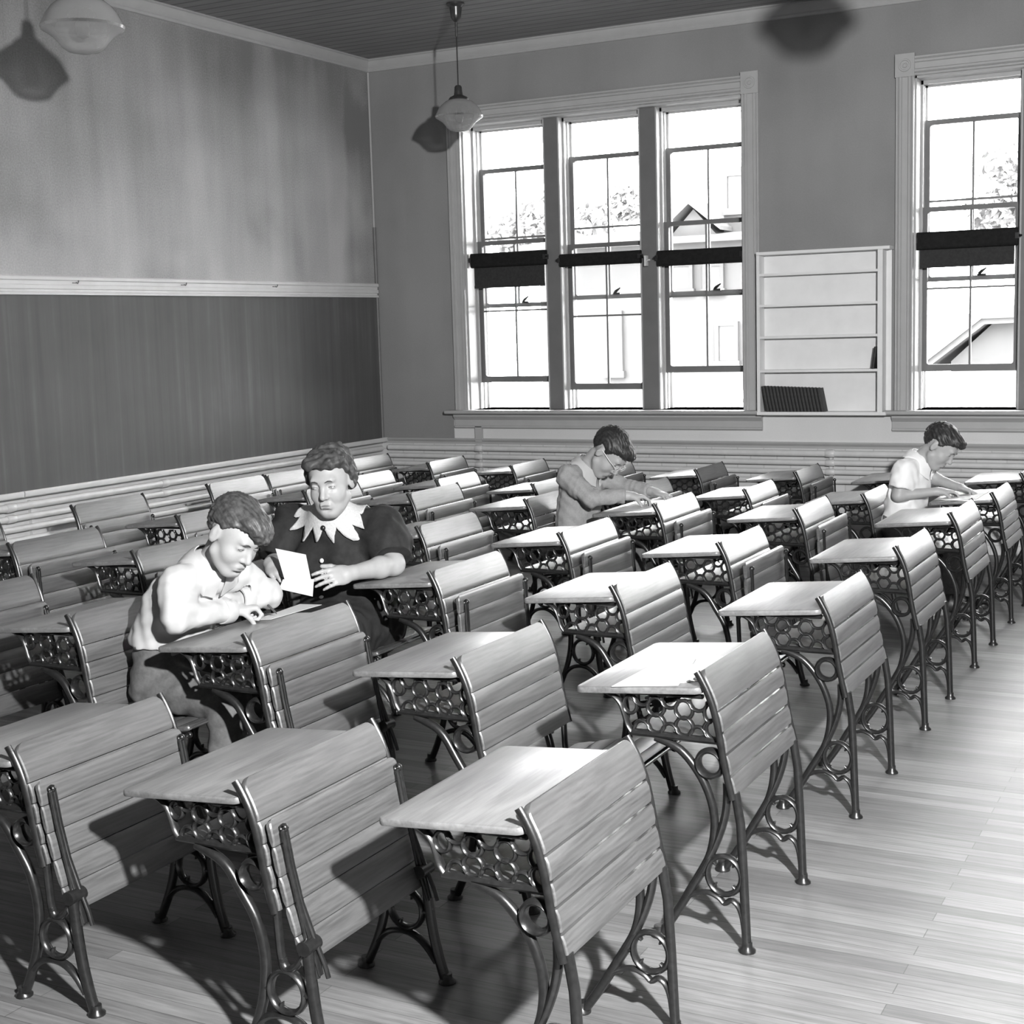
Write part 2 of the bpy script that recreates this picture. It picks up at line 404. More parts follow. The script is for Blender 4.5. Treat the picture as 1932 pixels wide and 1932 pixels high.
tag(b.build('shade_bracket', M['white_metal']), 'small white metal bracket on the mullion of the big window', 'bracket')

# ------------------------------------------------------------------ bookcase between the windows and its books
t_ = thing('bookcase', 'shallow white bookcase with five shelves hung between the two windows', 'bookcase', (3.93, 0, 1.027))
def bc(name, x0, x1, y0, y1, z0, z1, r=.003):
    b = MB(); b.box(x0 - 3.93, x1 - 3.93, y0, y1, z0 - 1.027, z1 - 1.027); return b.build(name, M['shelfpaint'], t_, smooth=False)
bc('back_panel', 3.466, 4.44, -.012, -.004, 1.03, 2.21)
bc('side_panel', 3.462, 3.486, -.13, -.004, 1.027, 2.20); bc('side_panel', 4.366, 4.402, -.13, -.004, 1.027, 2.20)
bc('top_board', 3.468, 4.455, -.15, -.004, 2.20, 2.222); bc('top_board', 3.486, 4.366, -.128, -.016, 2.10, 2.104) if False else None
for z in (2.054, 1.825, 1.590, 1.338): bc('shelf', 3.486, 4.366, -.128, -.012, z - .009, z + .009)
bc('shelf', 3.462, 4.43, -.14, -.004, 1.010, 1.034)
ordn = ['leftmost', 'second', 'third', 'fourth', 'fifth', 'sixth', 'seventh', 'eighth', 'ninth', 'tenth', 'eleventh', 'twelfth', 'thirteenth', 'fourteenth', 'fifteenth', 'sixteenth', 'rightmost']
def book(x, w, h, lean, d, label, z, group=None):
    r = thing('book', label, 'book', (x, -.128, z), group)
    k = -lean                                                       # shear towards the left at the top
    def P(u, v, q): return (u + k * v, q, v)
    b = MB()
    n = 6; arc = [(w / 2 - w / 2 * math.cos(PI * i / n), -.007 * math.sin(PI * i / n)) for i in range(n + 1)]
    sec = arc + [(w, d), (w - .003, d), (w - .003, .006), (.003, .006), (.003, d), (0, d)]
    b.loft([[P(u, v, q) for u, q in sec] for v in (0, h)])
    b.build('cover', M['book'], r, smooth=False)
    b = MB(); b.add([P(.0031, .004, .0065), P(w - .0031, .004, .0065), P(w - .003, .004, d - .004), P(.003, .004, d - .004), P(.0031, h - .004, .0065), P(w - .0031, h - .004, .0065), P(w - .003, h - .004, d - .004), P(.003, h - .004, d - .004)],
                    [(0,3,2,1),(4,5,6,7),(0,1,5,4),(1,2,6,5),(2,3,7,6),(3,0,4,7)])
    b.build('pages', M['bookpage'], r, smooth=False)
for i in range(17):
    nm = ordn[i] + (' dark book in the row on the bottom shelf of the bookcase' if i in (0, 16) else ' dark book from the left on the bottom shelf of the bookcase')
    book(3.532 + i * .0262, .0248, .192 - .001 * i, .20, .10, nm, 1.034, 'dark books on the bottom shelf')
book(4.322, .02, .16, -.13, .10, 'single dark book leaning at the right end of a middle bookcase shelf', 1.347)

# ------------------------------------------------------------------ blackboard on the left wall
t_ = thing('blackboard', 'long dark blackboard with pale top rail along the left wall', 'blackboard', (0, -3, .76))
def bb(name, mb, mat, **k):
    mb.v = [(x, y + 3, z - .76) for x, y, z in mb.v]; return mb.build(name, mat, t_, **k)
b = MB(); b.box(.001, .016, -10.6, -.022, .79, 2.02); bb('slate', b, M['slate'], smooth=False)
b = MB(); b.extrude([(0, 2.132), (.026, 2.132), (.034, 2.124), (.034, 2.106), (.026, 2.10), (.026, 2.078), (.030, 2.073), (.030, 2.050), (.024, 2.045), (.024, 2.032), (.032, 2.026), (.032, 2.012), (0, 2.010)], 'y', -10.6, -.012)
bb('top_rail', b, M['rail'], sharp=30)
b = MB(); b.extrude([(0, .796), (.052, .794), (.066, .800), (.070, .786), (.066, .766), (.05, .756), (.02, .752), (0, .75)], 'y', -4.18, -.012)
b.extrude([(0, .796), (.052, .794), (.066, .800), (.070, .786), (.066, .766), (.05, .756), (.02, .752), (0, .75)], 'y', -10.6, -4.19)
bb('chalk_tray', b, M['rail'], sharp=30)
for yy in (-3.59, -2.54, -1.477):
    b = MB(); b.tube([(.03, yy, 2.092), (.045, yy, 2.085), (.05, yy, 2.092), (.05, yy + .004, 2.104)], .004, 6); b.box(.026, .036, yy - .03, yy + .01, 2.086, 2.091); bb('hook', b, M['sash'])
b = MB(); b.box(.001, .022, -.022, -.004, .77, 2.01); bb('end_trim', b, M['paint'], smooth=False)

# ------------------------------------------------------------------ heating pipes along the two walls
def pipe(label, pts, r, couplings, group):
    r0 = thing('heating_pipe', label, 'pipe', pts[0], group)
    b = MB(); P0 = Vector(pts[0]); b.tube([Vector(p) - P0 for p in pts], r, 12); b.build('pipe', M['pipe'], r0)
    d = (Vector(pts[1]) - P0).normalized()
    for c in couplings:
        b = MB(); q = d * c; b.tube([q - d * .035, q - d * .03, q + d * .03, q + d * .035], [r * 1.05, r * 1.22, r * 1.22, r * 1.05], 12); b.build('coupling', M['pipe'], r0)
names = ['topmost', 'second from top', 'third from top', 'lowest']
for i, (z, r) in enumerate(((.718, .024), (.648, .021), (.580, .020), (.510, .020))):
    pipe(names[i] + ' pale heating pipe running under the windows', [(.10, -.055, z), (XR, -.055, z)], r, (.90, 3.90), 'heating pipes under the windows')
    pipe(names[i] + ' pale heating pipe running under the blackboard', [(.055, YF, z - .008), (.055, -.10, z - .008)], r, (7.9, 9.3) if i < 2 else (7.8,), 'heating pipes under the blackboard')
b = MB()
for x in (1.0, 4.0, 7.0): b.box(x - .012, x + .012, -.035, 0, .42, .745)
struct('trim_7', b, M['pipe'], smooth=False)
b = MB()
for y in (-1.6, -4.1, -6.6): b.box(0, .035, y - .012, y + .012, .42, .735)
struct('trim_8', b, M['pipe'], smooth=False)

# ------------------------------------------------------------------ pendant lamps
def lamp(label, x, y, zmid, s=1.0):
    r = thing('pendant_lamp', label, 'lamp', (x, y, ZC), 'glass pendant lamps')
    z0 = zmid - ZC
    b = MB(); b.lathe([(.001, 0), (.065, 0), (.066, -.012), (.045, -.03), (.04, -.075), (.036, -.10), (.018, -.125), (.009, -.13), (.008, -.23), (.001, -.23)], n=24); b.build('canopy', M['brass'], r)
    b = MB(); b.tube([(0, 0, -.22), (0, 0, z0 + .175 * s)], .0045, 8); b.build('cord', M['iron'], r)
    b = MB(); b.lathe([(.001, .19), (.018, .19), (.026, .18), (.03, .14), (.034, .122), (.062, .108), (.072, .094), (.066, .084), (.001, .084)] and [(a * s, z0 + c * s) for a, c in [(.001, .19), (.018, .19), (.026, .18), (.03, .14), (.034, .122), (.062, .108), (.072, .094), (.066, .084), (.001, .084)]], n=24); b.build('cap', M['brass'], r)
    def shell(prof, name, mat, seg=48):
        th = .004 * s
        outer = [(a * s, z0 + c * s) for a, c in prof]; inner = [(max(a - th, .001), c) for a, c in outer[::-1]]
        m = MB(); m.lathe(outer + inner, n=seg, cap=False); return m.build(name, mat, r)
    d = shell([(.062, .092), (.095, .080), (.125, .056), (.148, .026), (.162, -.004), (.172, -.022)], 'dome', M['lamp_dome'])
    e = shell([(.172, -.022), (.168, -.034), (.148, -.046), (.122, -.064), (.102, -.086), (.088, -.106), (.066, -.122), (.03, -.13), (.001, -.131)], 'bowl', M['lamp_bowl'])
    b = MB(); b.lathe([(a * s, z0 + c * s) for a, c in [(.001, .07), (.016, .07), (.016, .03), (.03, -.01), (.034, -.035), (.024, -.062), (.001, -.072)]], n=20); b.build('bulb', M['lamp_dome'], r)
    return r
lamp('pale glass pendant lamp hanging nearest the big window', 1.695, -1.435, 3.252)
lamp('pale glass pendant lamp cut off by the top left of the picture', 1.734, -5.173, 3.252, 1.17)
lamp('pale glass pendant lamp above the desks, seen only by its shadow', 5.83, -5.05, 3.285, 1.0)
# ------------------------------------------------------------------ school desks
W = .605; FY = .034                      # desk width, frame inset
BACK = smooth_poly([(-.008, .778), (.006, .755), (.026, .715), (.042, .668), (.054, .612), (.064, .552), (.076, .492), (.090, .434)], 5)
_len = [0]
for p0, p1 in zip(BACK[:-1], BACK[1:]): _len.append(_len[-1] + math.hypot(p1[0] - p0[0], p1[1] - p0[1]))
def back_at(s):
    s = max(0, min(_len[-1], s))
    for i in range(1, len(BACK)):
        if s <= _len[i] + 1e-9:
            f = (s - _len[i - 1]) / (_len[i] - _len[i - 1]); p0, p1 = BACK[i - 1], BACK[i]
            t = Vector((p1[0] - p0[0], p1[1] - p0[1])).normalized()
            return (p0[0] + (p1[0] - p0[0]) * f, p0[1] + (p1[1] - p0[1]) * f), (-t.y, t.x)   # point, normal towards +x
def board(mb, s0, s1, y0, y1, th, r, curve=back_at, n=10):
    """a slat that follows the curve; s along the curve, rounded corners of radius r at the s0 end"""
    rows = [s0 + (s1 - s0) * k / n for k in range(n + 1)]
    if r > 0: rows = sorted(set(rows + [s0 + r * (1 - math.cos(PI / 2 * k / 6)) for k in range(7)]))
    rings = []
    for i, s in enumerate(rows):
        ins = 0
        if r > 0 and s < s0 + r: q = (s0 + r - s) / r; ins = r * (1 - math.sqrt(max(0, 1 - q * q)))
        (px, pz), (nx, nz) = curve(s); e = .0035
        edge = i in (0, len(rows) - 1); w0, w1 = (-th + e, -e) if edge else (-th, 0)
        ya, yb = y0 + ins, y1 - ins
        ring = []
        for y, w in ((ya + e, w1), (yb - e, w1), (yb, w1 - e), (yb, w0 + e), (yb - e, w0), (ya + e, w0), (ya, w0 + e), (ya, w1 - e)):
            ring.append((px + nx * w, y, pz + nz * w))
        rings.append(ring)
    mb.loft(rings)
if True:
    # check the normal points towards +x
    assert back_at(.1)[1][0] > 0

def flange(b, x, y, r=.024):
    b.lathe([(.001, 0), (r, 0), (r, .006), (r * .62, .014), (r * .6, .03), (.001, .03)], (x, y, 0), 14)

def grille_mesh(y):
    b = MB(); s, r = .083, .0255; zt, zb = .689, .592
    xs0 = -.189
    for k in range(3):
        x = xs0 + k * s
        b.sweep(circle(x, zt, r * 1.02, r * 1.1, 10, 180, 360), .0055, .009, y)         # hanging half rings
        if k > 0 or True: b.sweep(circle(x, zb - .004, r * 1.0, r * 1.15, 10, 0, 180), .0055, .009, y)
    for k in range(-1, 3):
        x = xs0 + s / 2 + k * s
        if k >= 0: b.sweep(circle(x, zb + .022, r, r * 1.0, 16), .0055, .009, y, True)
        if k < 2: b.sweep(circle(x + (0.006 if k < 0 else 0), zt - .028, r if k >= 0 else r * .8, r * 1.0, 16), .0055, .009, y, True)
    b.sweep(circle(xs0 + s / 2 + 2 * s - .004, zt - .03, r * .8, r, 10, 90, 270), .005, .009, y)
    b.sweep(circle(xs0 + s / 2 + 2 * s + .006, zb + .022, r, r, 10, 90, 270), .005, .009, y)
    return b

def frame_mesh(kind, y):
    b = MB()
    b.sweep([(p[0] - .011, p[1] - .003) for p in BACK], .0105, .0085, y - .022 if y < .3 else y + .022)  # iron band along the ends of the slats
    if kind != 'rear':
        b.sweep([(-.305, .695), (-.16, .698), (-.01, .702)], .0065, .012, y)
        b.sweep(smooth_poly([(-.300, .692), (-.276, .682), (-.255, .664), (-.243, .635), (-.233, .603), (-.219, .583)], 4), .0085, .013, y)
        b.sweep([(-.226, .583), (-.06, .582), (.036, .583)], .0105, .014, y)
        # ring under the rail
        b.sweep(circle(.010, .519, .036, .036, 22), .0085, .020, y, True)
        b.sweep([(.040, .52), (.046, .521)], .008, .010, y)
    if kind == 'front':
        b.sweep(smooth_poly([(-.150, .575), (-.079, .548), (-.024, .488), (.010, .416), (.020, .345), (.004, .255), (-.045, .165), (-.098, .075), (-.140, .012)], 5), .0125, .013, y)
        b.sweep(smooth_poly([(.056, .47), (.056, .415), (.046, .36), (.024, .297), (-.006, .235), (-.040, .175)], 5), .0115, .013, y)
        b.sweep([(.080, .445), (.094, .36), (.101, .22), (.109, .01)], .0135, .014, y)
        b.sweep(circle(.047, .208, .049, .054, 24), .0085, .013, y, True)
        for q in (45, 135, 225, 315): b.sweep([(.047 + .044 * math.cos(math.radians(q)), .208 + .049 * math.sin(math.radians(q))), (.047 + .034 * math.cos(math.radians(q)), .208 + .038 * math.sin(math.radians(q)))], .009, .008, y, taper=.3)
        b.sweep(smooth_poly([(-.066, .128), (-.035, .145), (.0, .152), (.030, .142), (.047, .128), (.066, .139), (.084, .128), (.096, .10), (.102, .06)], 4), .008, .011, y)
        b.sweep([(-.02, .206), (.0, .206)], .01, .011, y); b.sweep([(.092, .21), (.106, .21)], .01, .011, y)
        flange(b, -.150, y); flange(b, .110, y)
    else:
        if kind != 'rear':
            b.sweep(smooth_poly([(-.168, .572), (-.084, .534), (-.031, .457), (.005, .394), (.024, .318), (.026, .25), (.014, .17), (-.012, .09), (-.046, .012)], 5), .0135, .014, y)
        else:
            b.sweep(smooth_poly([(.052, .62), (.060, .50), (.052, .394), (.034, .318), (.026, .25), (.014, .17), (-.012, .09), (-.046, .012)], 5), .0135, .014, y)
        b.sweep(smooth_poly([(.068, .45), (.072, .36), (.077, .30), (.094, .272), (.122, .288), (.150, .33)], 4), .010, .012, y)
        b.sweep(smooth_poly([(.155, .352), (.160, .27), (.172, .16), (.190, .07), (.206, .012)], 4), .015, .015, y)
        b.sweep(circle(.090, .208, .052, .058, 24), .0085, .014, y, True)
        for q in (60, 240): b.sweep([(.090 + .046 * math.cos(math.radians(q)), .208 + .05 * math.sin(math.radians(q))), (.09 + .036 * math.cos(math.radians(q)), .208 + .04 * math.sin(math.radians(q)))], .009, .008, y, taper=.3)
        b.sweep(smooth_poly([(-.026, .062), (.002, .105), (.036, .130), (.078, .138), (.118, .128), (.152, .10), (.182, .058)], 4), .010, .013, y)
        b.sweep([(.02, .21), (.042, .21)], .012, .012, y); b.sweep([(.138, .212), (.165, .212)], .012, .012, y)
        b.sweep([(.078, .30), (.085, .262)], .011, .012, y)
        flange(b, -.052, y); flange(b, .212, y)
        s = 1 if y < .3 else -1                                      # pivot boss on the inner side
        b.loft([[(.155 + .02 * math.cos(q), yy, .345 + .02 * math.sin(q)) for q in [2 * PI * k / 14 for k in range(14)]] for yy in (y - .018 * s, y + .035 * s)])
    return b

PIV = (.155, .345)
def rot(p, a):
    c, s_ = math.cos(math.radians(a)), math.sin(math.radians(a)); x, z = p[0] - PIV[0], p[1] - PIV[1]
    return (PIV[0] + x * c - z * s_, PIV[1] + x * s_ + z * c)
SEAT = smooth_poly([(.056, .674), (.064, .674), (.072, .658), (.081, .612), (.091, .552), (.104, .492), (.118, .434), (.133, .38), (.148, .33), (.156, .295)], 4)
def seat_mesh(a):
    pts = [rot(p, a) for p in SEAT]; L = [0]
    for p0, p1 in zip(pts[:-1], pts[1:]): L.append(L[-1] + math.hypot(p1[0] - p0[0], p1[1] - p0[1]))
    def cur(s):
        s = max(0, min(L[-1], s))
        for i in range(1, len(pts)):
            if s <= L[i] + 1e-9:
                f = (s - L[i - 1]) / (L[i] - L[i - 1]); p0, p1 = pts[i - 1], pts[i]
                t = Vector((p1[0] - p0[0], p1[1] - p0[1])).normalized()
                return (p0[0] + (p1[0] - p0[0]) * f, p0[1] + (p1[1] - p0[1]) * f), (-t.y, t.x)
    b = MB(); n = 5; T = L[-1]
    for k in range(n):
        board(b, T * k / n + (.0012 if k else 0), T * (k + 1) / n - .0012, .024, W - .024, .017, .03 if k == 0 else 0, cur, 5)
    return b
def arm_mesh(a, y):
    b = MB()
    for off in (-.011, .011):
        pts = [rot(p, a) for p in ((.092, .645), (.107, .55), (.129, .45), (.158 + off * .8, .345), (.176 + off, .295), (.186 + off, .258))]
        b.sweep(pts, .0055, .007, y + off * .5)
    b.sweep([rot(p, a) for p in ((.090, .65), (.116, .50), (.160, .345), (.180, .265))], .003, .010, y)
    c = rot((.091, .652), a); b.sweep(circle(c[0], c[1], .008, .008, 10), .004, .007, y, True)
    return b
def desktop_mesh():
    b = MB(); o = rrect(-.380, -.004, 0, W, .022)
    b.slab(o, .697, .717, .0055, lambda p: (p[0], p[1], p[2] + .030 * (p[0] + .38) / .38 - .012))
    return b
def back_mesh(gap):
    b = MB(); T = _len[-1]; cuts = [0, .33, .5, .665, .832, 1.0]
    for i in range(5):
        board(b, T * cuts[i] + (gap if i else 0), T * cuts[i + 1] - gap, .022, W - .022, .019, .034 if i == 0 else 0, back_at, 12 if i == 0 else 4)
    return b
def shelf_mesh():
    b = MB(); b.box(-.212, .044, FY + .008, W - FY - .008, .580, .592); return b
def rear_back_mesh(): return back_mesh(.002)

PROTO = {}
def make_desk(kind):
    """kind: front = no seat, folded / down = with a hinged seat on the back, rear = back and seat without a desk"""
    r = thing('school_desk' if kind != 'rear' else 'rear_seat', '', 'desk' if kind != 'rear' else 'seat')
    fk = 'front' if kind == 'front' else ('rear' if kind == 'rear' else 'seat')
    back_mesh(.0035 if kind == 'front' else .0014).build('backrest', M['desk'], r)
    if kind != 'rear':
        desktop_mesh().build('desktop', M['desktop'], r); shelf_mesh().build('book_shelf', M['desk'], r)
    for y in (FY, W - FY):
        f = frame_mesh(fk, y).build('side_frame', M['iron'], r, sharp=50)
        if kind != 'rear': grille_mesh(y).build('grille', M['iron'], f, sharp=50)
    if kind != 'front':
        a = {'down': -93, 'ajar': -7}.get(kind, 0)
        seat_mesh(a).build('seat', M['desk'], r)
        for y in (.050, W - .050): arm_mesh(a, y).build('seat_arm', M['iron'], r, sharp=50)
    return r
def dup(root):
    c = root.copy(); COL.objects.link(c)
    for ch in list(root.children):
        d = ch.copy(); COL.objects.link(d); d.parent = c
        for g in list(ch.children):
            e = g.copy(); COL.objects.link(e); e.parent = d
    return c

ROWY = dict(A=-8.046, B=-7.015, C=-5.837, D=-4.667, E=-3.496, F=-2.369, G=-1.300)
ROWN = dict(A='nearest row', B='second nearest row', C='third nearest row', D='fourth nearest row', E='third row from windows', F='second row from windows', G='row under the windows')
POSN = {1: 'right end', 2: 'second from right', 3: 'third from right', 4: 'fourth from right', 5: 'fifth from right', 6: 'sixth from right', 7: 'seventh from right', 8: 'left end'}
# tip of the back (x, height) read for each desk; where hidden the row's own spacing is used
TIP = {'A1': (5.532, .727), 'A2': (4.786, .692), 'A3': (4.051, .692),
 'B1': (5.543, .782), 'B2': (4.778, .757), 'B3': (4.002, .772), 'B4': (3.237, .782), 'B5': (2.465, .785),
 'C1': (5.543, .773), 'C2': (4.768, .768), 'C3': (3.986, .778), 'C4': (3.22, .775), 'C5': (2.452, .79), 'C6': (1.69, .79), 'C7': (.99, .80),
 'D1': (5.536, .774), 'D2': (4.763, .757), 'D3': (3.984, .769), 'D4': (3.21, .768), 'D5': (2.44, .768), 'D6': (1.69, .77), 'D7': (.93, .80),
 'E1': (5.531, .765), 'E2': (4.759, .759), 'E3': (3.984, .76), 'E4': (3.204, .764), 'E5': (2.433, .773), 'E6': (1.68, .77), 'E7': (.93, .79),
 'F1': (5.541, .735), 'F2': (4.823, .707), 'F3': (4.108, .716), 'F4': (3.395, .714), 'F5': (2.673, .714), 'F6': (1.95, .723), 'F7': (1.24, .72), 'F8': (.53, .72),
 'G1': (5.541, .734), 'G2': (4.82, .715), 'G3': (4.102, .713), 'G4': (3.398, .713), 'G5': (2.675, .712), 'G6': (1.955, .711), 'G7': (1.239, .722), 'G8': (.53, .73)}
SPECIAL = {'B1': 'wooden school desk with loose papers, right end of the second nearest row',
 'B3': 'wooden school desk where the boy in the white shirt writes beside the woman',
 'B2': 'wooden school desk with its seat lowered, second from right in second nearest row',
 'C2': 'wooden school desk with lowered seat, second from right in third nearest row',
 'C3': 'wooden school desk the seated woman rests her elbow on',
 'C4': 'wooden school desk hidden behind the seated woman in the dark dress',
 'B4': 'wooden school desk whose seat the boy in the white shirt sits on',
 'E3': 'wooden school desk where the boy with glasses writes',
 'E4': 'wooden school desk behind the boy with glasses, whose seat he uses',
 'F1': 'wooden school desk with a ruler on top where the right hand boy writes',
 'F2': 'wooden school desk behind the right hand boy in a short sleeved shirt'}
DOWN = {'B2', 'C2', 'B4', 'C4', 'E4', 'F2'}
DESK = {}
for k, (tx, tz) in TIP.items():
    row, n = k[0], int(k[1]); last = {'C': 7, 'D': 7, 'E': 7, 'F': 8, 'G': 8}.get(row)
    kind = 'front' if n == 1 else ('rear' if n == last else ('down' if k in DOWN else ('folded' if row in 'AB' else 'ajar')))
    if kind not in PROTO: PROTO[kind] = make_desk(kind); o = PROTO[kind]
    else: o = dup(PROTO[kind])
    sx = {'A': .97, 'F': .93, 'G': .93}.get(row, 1.0); sy = {'F': .95, 'G': .95, 'A': .985}.get(row, 1.0)
    o.location = (tx + .006 * sx, ROWY[row], 0); o.scale = (sx, sy, tz / .776)
    if kind == 'rear': o['label'] = 'wooden seat with no desk beside the wall pipes, left end of ' + ROWN[row]
    else:
        adj = {'front': 'school desk with open slatted back', 'folded': 'school desk with folded seat', 'ajar': 'school desk with folded seat', 'down': 'wooden school desk'}[kind]
        o['label'] = SPECIAL.get(k, adj + ', ' + POSN[n] + ' in ' + ROWN[row])
    o['group'] = 'school desks in rows' if kind != 'rear' else 'rear seats along the blackboard'
    DESK[k] = o
def deskz(k, x, h=.004):
    """height of a desk's writing surface at world x"""
    o = DESK[k]; lx = (x - o.location.x) / o.scale.x
    return (.717 + .030 * (lx + .38) / .38 - .012) * o.scale.z + h

# ------------------------------------------------------------------ papers
def sheet(name, label, pts, curl=0, n=8, th=.0012, cat='paper', group=None, mat='paper'):
    """four corners -> thin sheet with a little curl"""
    A, B, C_, D = [Vector(p) for p in pts]; c = (A + B + C_ + D) / 4; b = MB()
    top = []; 
    for i in range(n + 1):
        for j in range(n + 1):
            u, v = i / n, j / n; p = (A * (1 - u) + B * u) * (1 - v) + (D * (1 - u) + C_ * u) * v
            p.z += curl * (max(0, u - .55) ** 2 * 2 + .3 * math.sin(v * 5 + u * 2) * .1); top.append(p - c)
    nrm = (B - A).cross(D - A).normalized() * th
    N = len(top); vs = top + [p - nrm for p in top]; fs = []
    for i in range(n):
        for j in range(n):
            a = i * (n + 1) + j; q = (a, a + n + 1, a + n + 2, a + 1); fs.append(q); fs.append(tuple(N + k for k in q[::-1]))
    ed = [(i * (n + 1)) for i in range(n + 1)] + [n * (n + 1) + j for j in range(1, n + 1)] + [i * (n + 1) + n for i in range(n - 1, -1, -1)] + [j for j in range(n - 1, 0, -1)]
    for k in range(len(ed)):
        a, b2 = ed[k], ed[(k + 1) % len(ed)]; fs.append((a, b2, b2 + N, a + N))
    b.add(vs, fs); o = b.build(name, M[mat], sharp=30); o.location = c; return tag(o, label, cat, group)
def on(k, x, y, h=.003): return (x, y, deskz(k, x, h))
sheet('paper_sheet', 'large white sheet lying near the edge of the desk at the right end', [on('B1', 5.285, -7.02), on('B1', 5.475, -7.0), on('B1', 5.40, -6.66), on('B1', 5.30, -6.60)], .0)
sheet('paper_sheet', 'second white sheet under the large one, tucked against the desk back', [on('B1', 5.41, -6.99, .0016), on('B1', 5.53, -6.93, .0016), on('B1', 5.525, -6.64, .0016), on('B1', 5.42, -6.60, .0016)], .0)
# ------------------------------------------------------------------ outside, seen washed out through the windows
M['lawn'] = m_plain('lawn', .06, .9, .2, .2, .6)
M['clapboard'] = m_plain('house_paint', .078, .7, .3, .03, 4)
M['houseroof'] = m_plain('roof_shingle', .095, .8, .2, .08, 6)
M['housewin'] = m_plain('house_window', .064, .4, .4, .1, 3)
M['housetrim'] = m_plain('house_trim', .07, .6, .3, .03, 4)
M['leaf'] = m_plain('leaves', .24, .7, .2, .3, 8)
M['bark'] = m_plain('bark', .05, .9, .2, .2, 10)
b = MB(); b.box(-70, 60, TH + .3, 90, -4.3, -4); struct('ground', b, M['lawn'], smooth=False)
def house(label, loc, parts):
    r = thing('house', label, 'house', loc)
    for nm, mat, fn in parts:
        b = MB(); fn(b); b.build(nm, M[mat], r, smooth=False)
    return r
def pane(x0, x1, z0, z1, y=-.06): return [('window', 'housewin', lambda b: b.box(x0, x1, y, y + .08, z0, z1)), ('window_trim', 'housetrim', lambda b: (b.box(x0 - .07, x0, y - .03, y + .08, z0 - .07, z1 + .07), b.box(x1, x1 + .07, y - .03, y + .08, z0 - .07, z1 + .07), b.box(x0, x1, y - .03, y + .08, z1, z1 + .07), b.box(x0 - .1, x1 + .1, y - .05, y + .08, z0 - .12, z0)))]
def gable(x0, x1, xm, ze, za, y0, y1, ov=.16, th=.12):
    """two roof slopes meeting over xm"""
    def f(b):
        for xa in (x0 - ov, x1 + ov):
            b.loft([[(xa, y, ze - .1), (xm, y, za), (xm, y, za + th), (xa, y, ze - .1 + th)] for y in (y0 - .25, y1)])
    return f
house('pale frame house with a small gable, seen hazily through the big window', (-2.8, 14, -4),
      [('wall', 'clapboard', lambda b: b.box(-2.6, 2.6, 0, 7, 0, 7.2)),
       ('gable_wall', 'clapboard', lambda b: b.extrude([(-.0, 7.2), (.98, 7.2), (.5, 7.72)], 'y', -.02, 3)),
       ('roof', 'houseroof', gable(.02, .98, .49, 7.42, 7.80, 0, 5, .1, .07)),
       ('main_roof', 'houseroof', lambda b: b.loft([[(-2.9, y, z), (2.9, y, z), (2.9, y, z + .12), (-2.9, y, z + .12)] for y, z in ((-.3, 7.12), (3.5, 7.5), (7.3, 7.12))])),
       ('chimney_wing', 'clapboard', lambda b: b.box(.92, 1.55, .4, 2.4, 7.2, 8.45))]
      + pane(1.02, 1.28, 7.72, 8.28, .34) + pane(.10, .42, 6.32, 6.72) + pane(.75, 1.0, 6.30, 6.70) + pane(.97, 1.26, 5.02, 5.64) + pane(-1.2, -.97, 4.86, 5.9))
house('pale house with a sloping eave, seen hazily through the right hand window', (3.9, 14, -4),
      [('wall', 'clapboard', lambda b: b.extrude([(-1.7, 0), (1.9, 0), (1.9, 5.55), (-1.05, 5.55), (-1.7, 4.95)], 'y', 0, 5)),
       ('eave', 'houseroof', lambda b: (b.loft([[(p[0], y, p[1]) for p in ((-2.1, 4.80), (-1.12, 5.55), (2.2, 5.6), (2.2, 5.68), (-1.16, 5.64), (-2.14, 4.88))] for y in (-.3, 5)]))),
       ('fascia', 'housetrim', lambda b: (b.loft([[(p[0], y, p[1]) for p in ((-2.14, 4.88), (-1.16, 5.64), (2.2, 5.68), (2.2, 5.86), (-1.22, 5.84), (-2.2, 5.06))] for y in (-.36, -.30)])))])
def tree(label, loc, blobs, n, size=.16, trunk=None, cat='tree'):
    r = thing('tree' if cat == 'tree' else 'bush', label, cat, loc)
    rg = random.Random(len(label)); b = MB()
    for _ in range(n):
        c, rad = rg.choice(blobs); d = Vector((rg.gauss(0, 1), rg.gauss(0, 1), rg.gauss(0, 1))).normalized() * (rg.random() ** .4)
        p = Vector(c) + Vector((d.x * rad[0], d.y * rad[1], d.z * rad[2])); u = Vector((rg.gauss(0, 1), rg.gauss(0, 1), rg.gauss(0, 1))).normalized(); v = u.orthogonal().normalized(); s = size * rg.uniform(.6, 1.3)
        b.add([p - u * s, p - v * s * .45, p + u * s, p + v * s * .45], [(0, 1, 2, 3)])
    o = b.build('foliage', M['leaf'], r, smooth=False)
    if trunk:
        b = MB(); b.tube(trunk, [.22, .16, .08], 8); b.build('trunk', M['bark'], r)
tree('hazy tree beyond the leftmost lights of the big window', (-10.4, 24.5, -4), [((0, 0, 8.7), (1.0, .9, .6)), ((1.2, 0, 8.4), (.9, .8, .6)), ((-1.0, 0, 8.3), (1.0, .8, .6)), ((2.2, .3, 8.9), (.5, .5, .5))], 1500, .17, [(0, 0, 0), (.1, 0, 4), (.2, 0, 8.2)])
tree('hazy tree behind the middle light of the big window', (-5.3, 29, -4), [((0, 0, 8.9), (.8, .8, .5)), ((-1.3, 0, 8.6), (1, .8, .6)), ((.9, 0, 8.6), (.9, .8, .6))], 800, .15, [(0, 0, 0), (0, 0, 4), (0, 0, 8.3)])
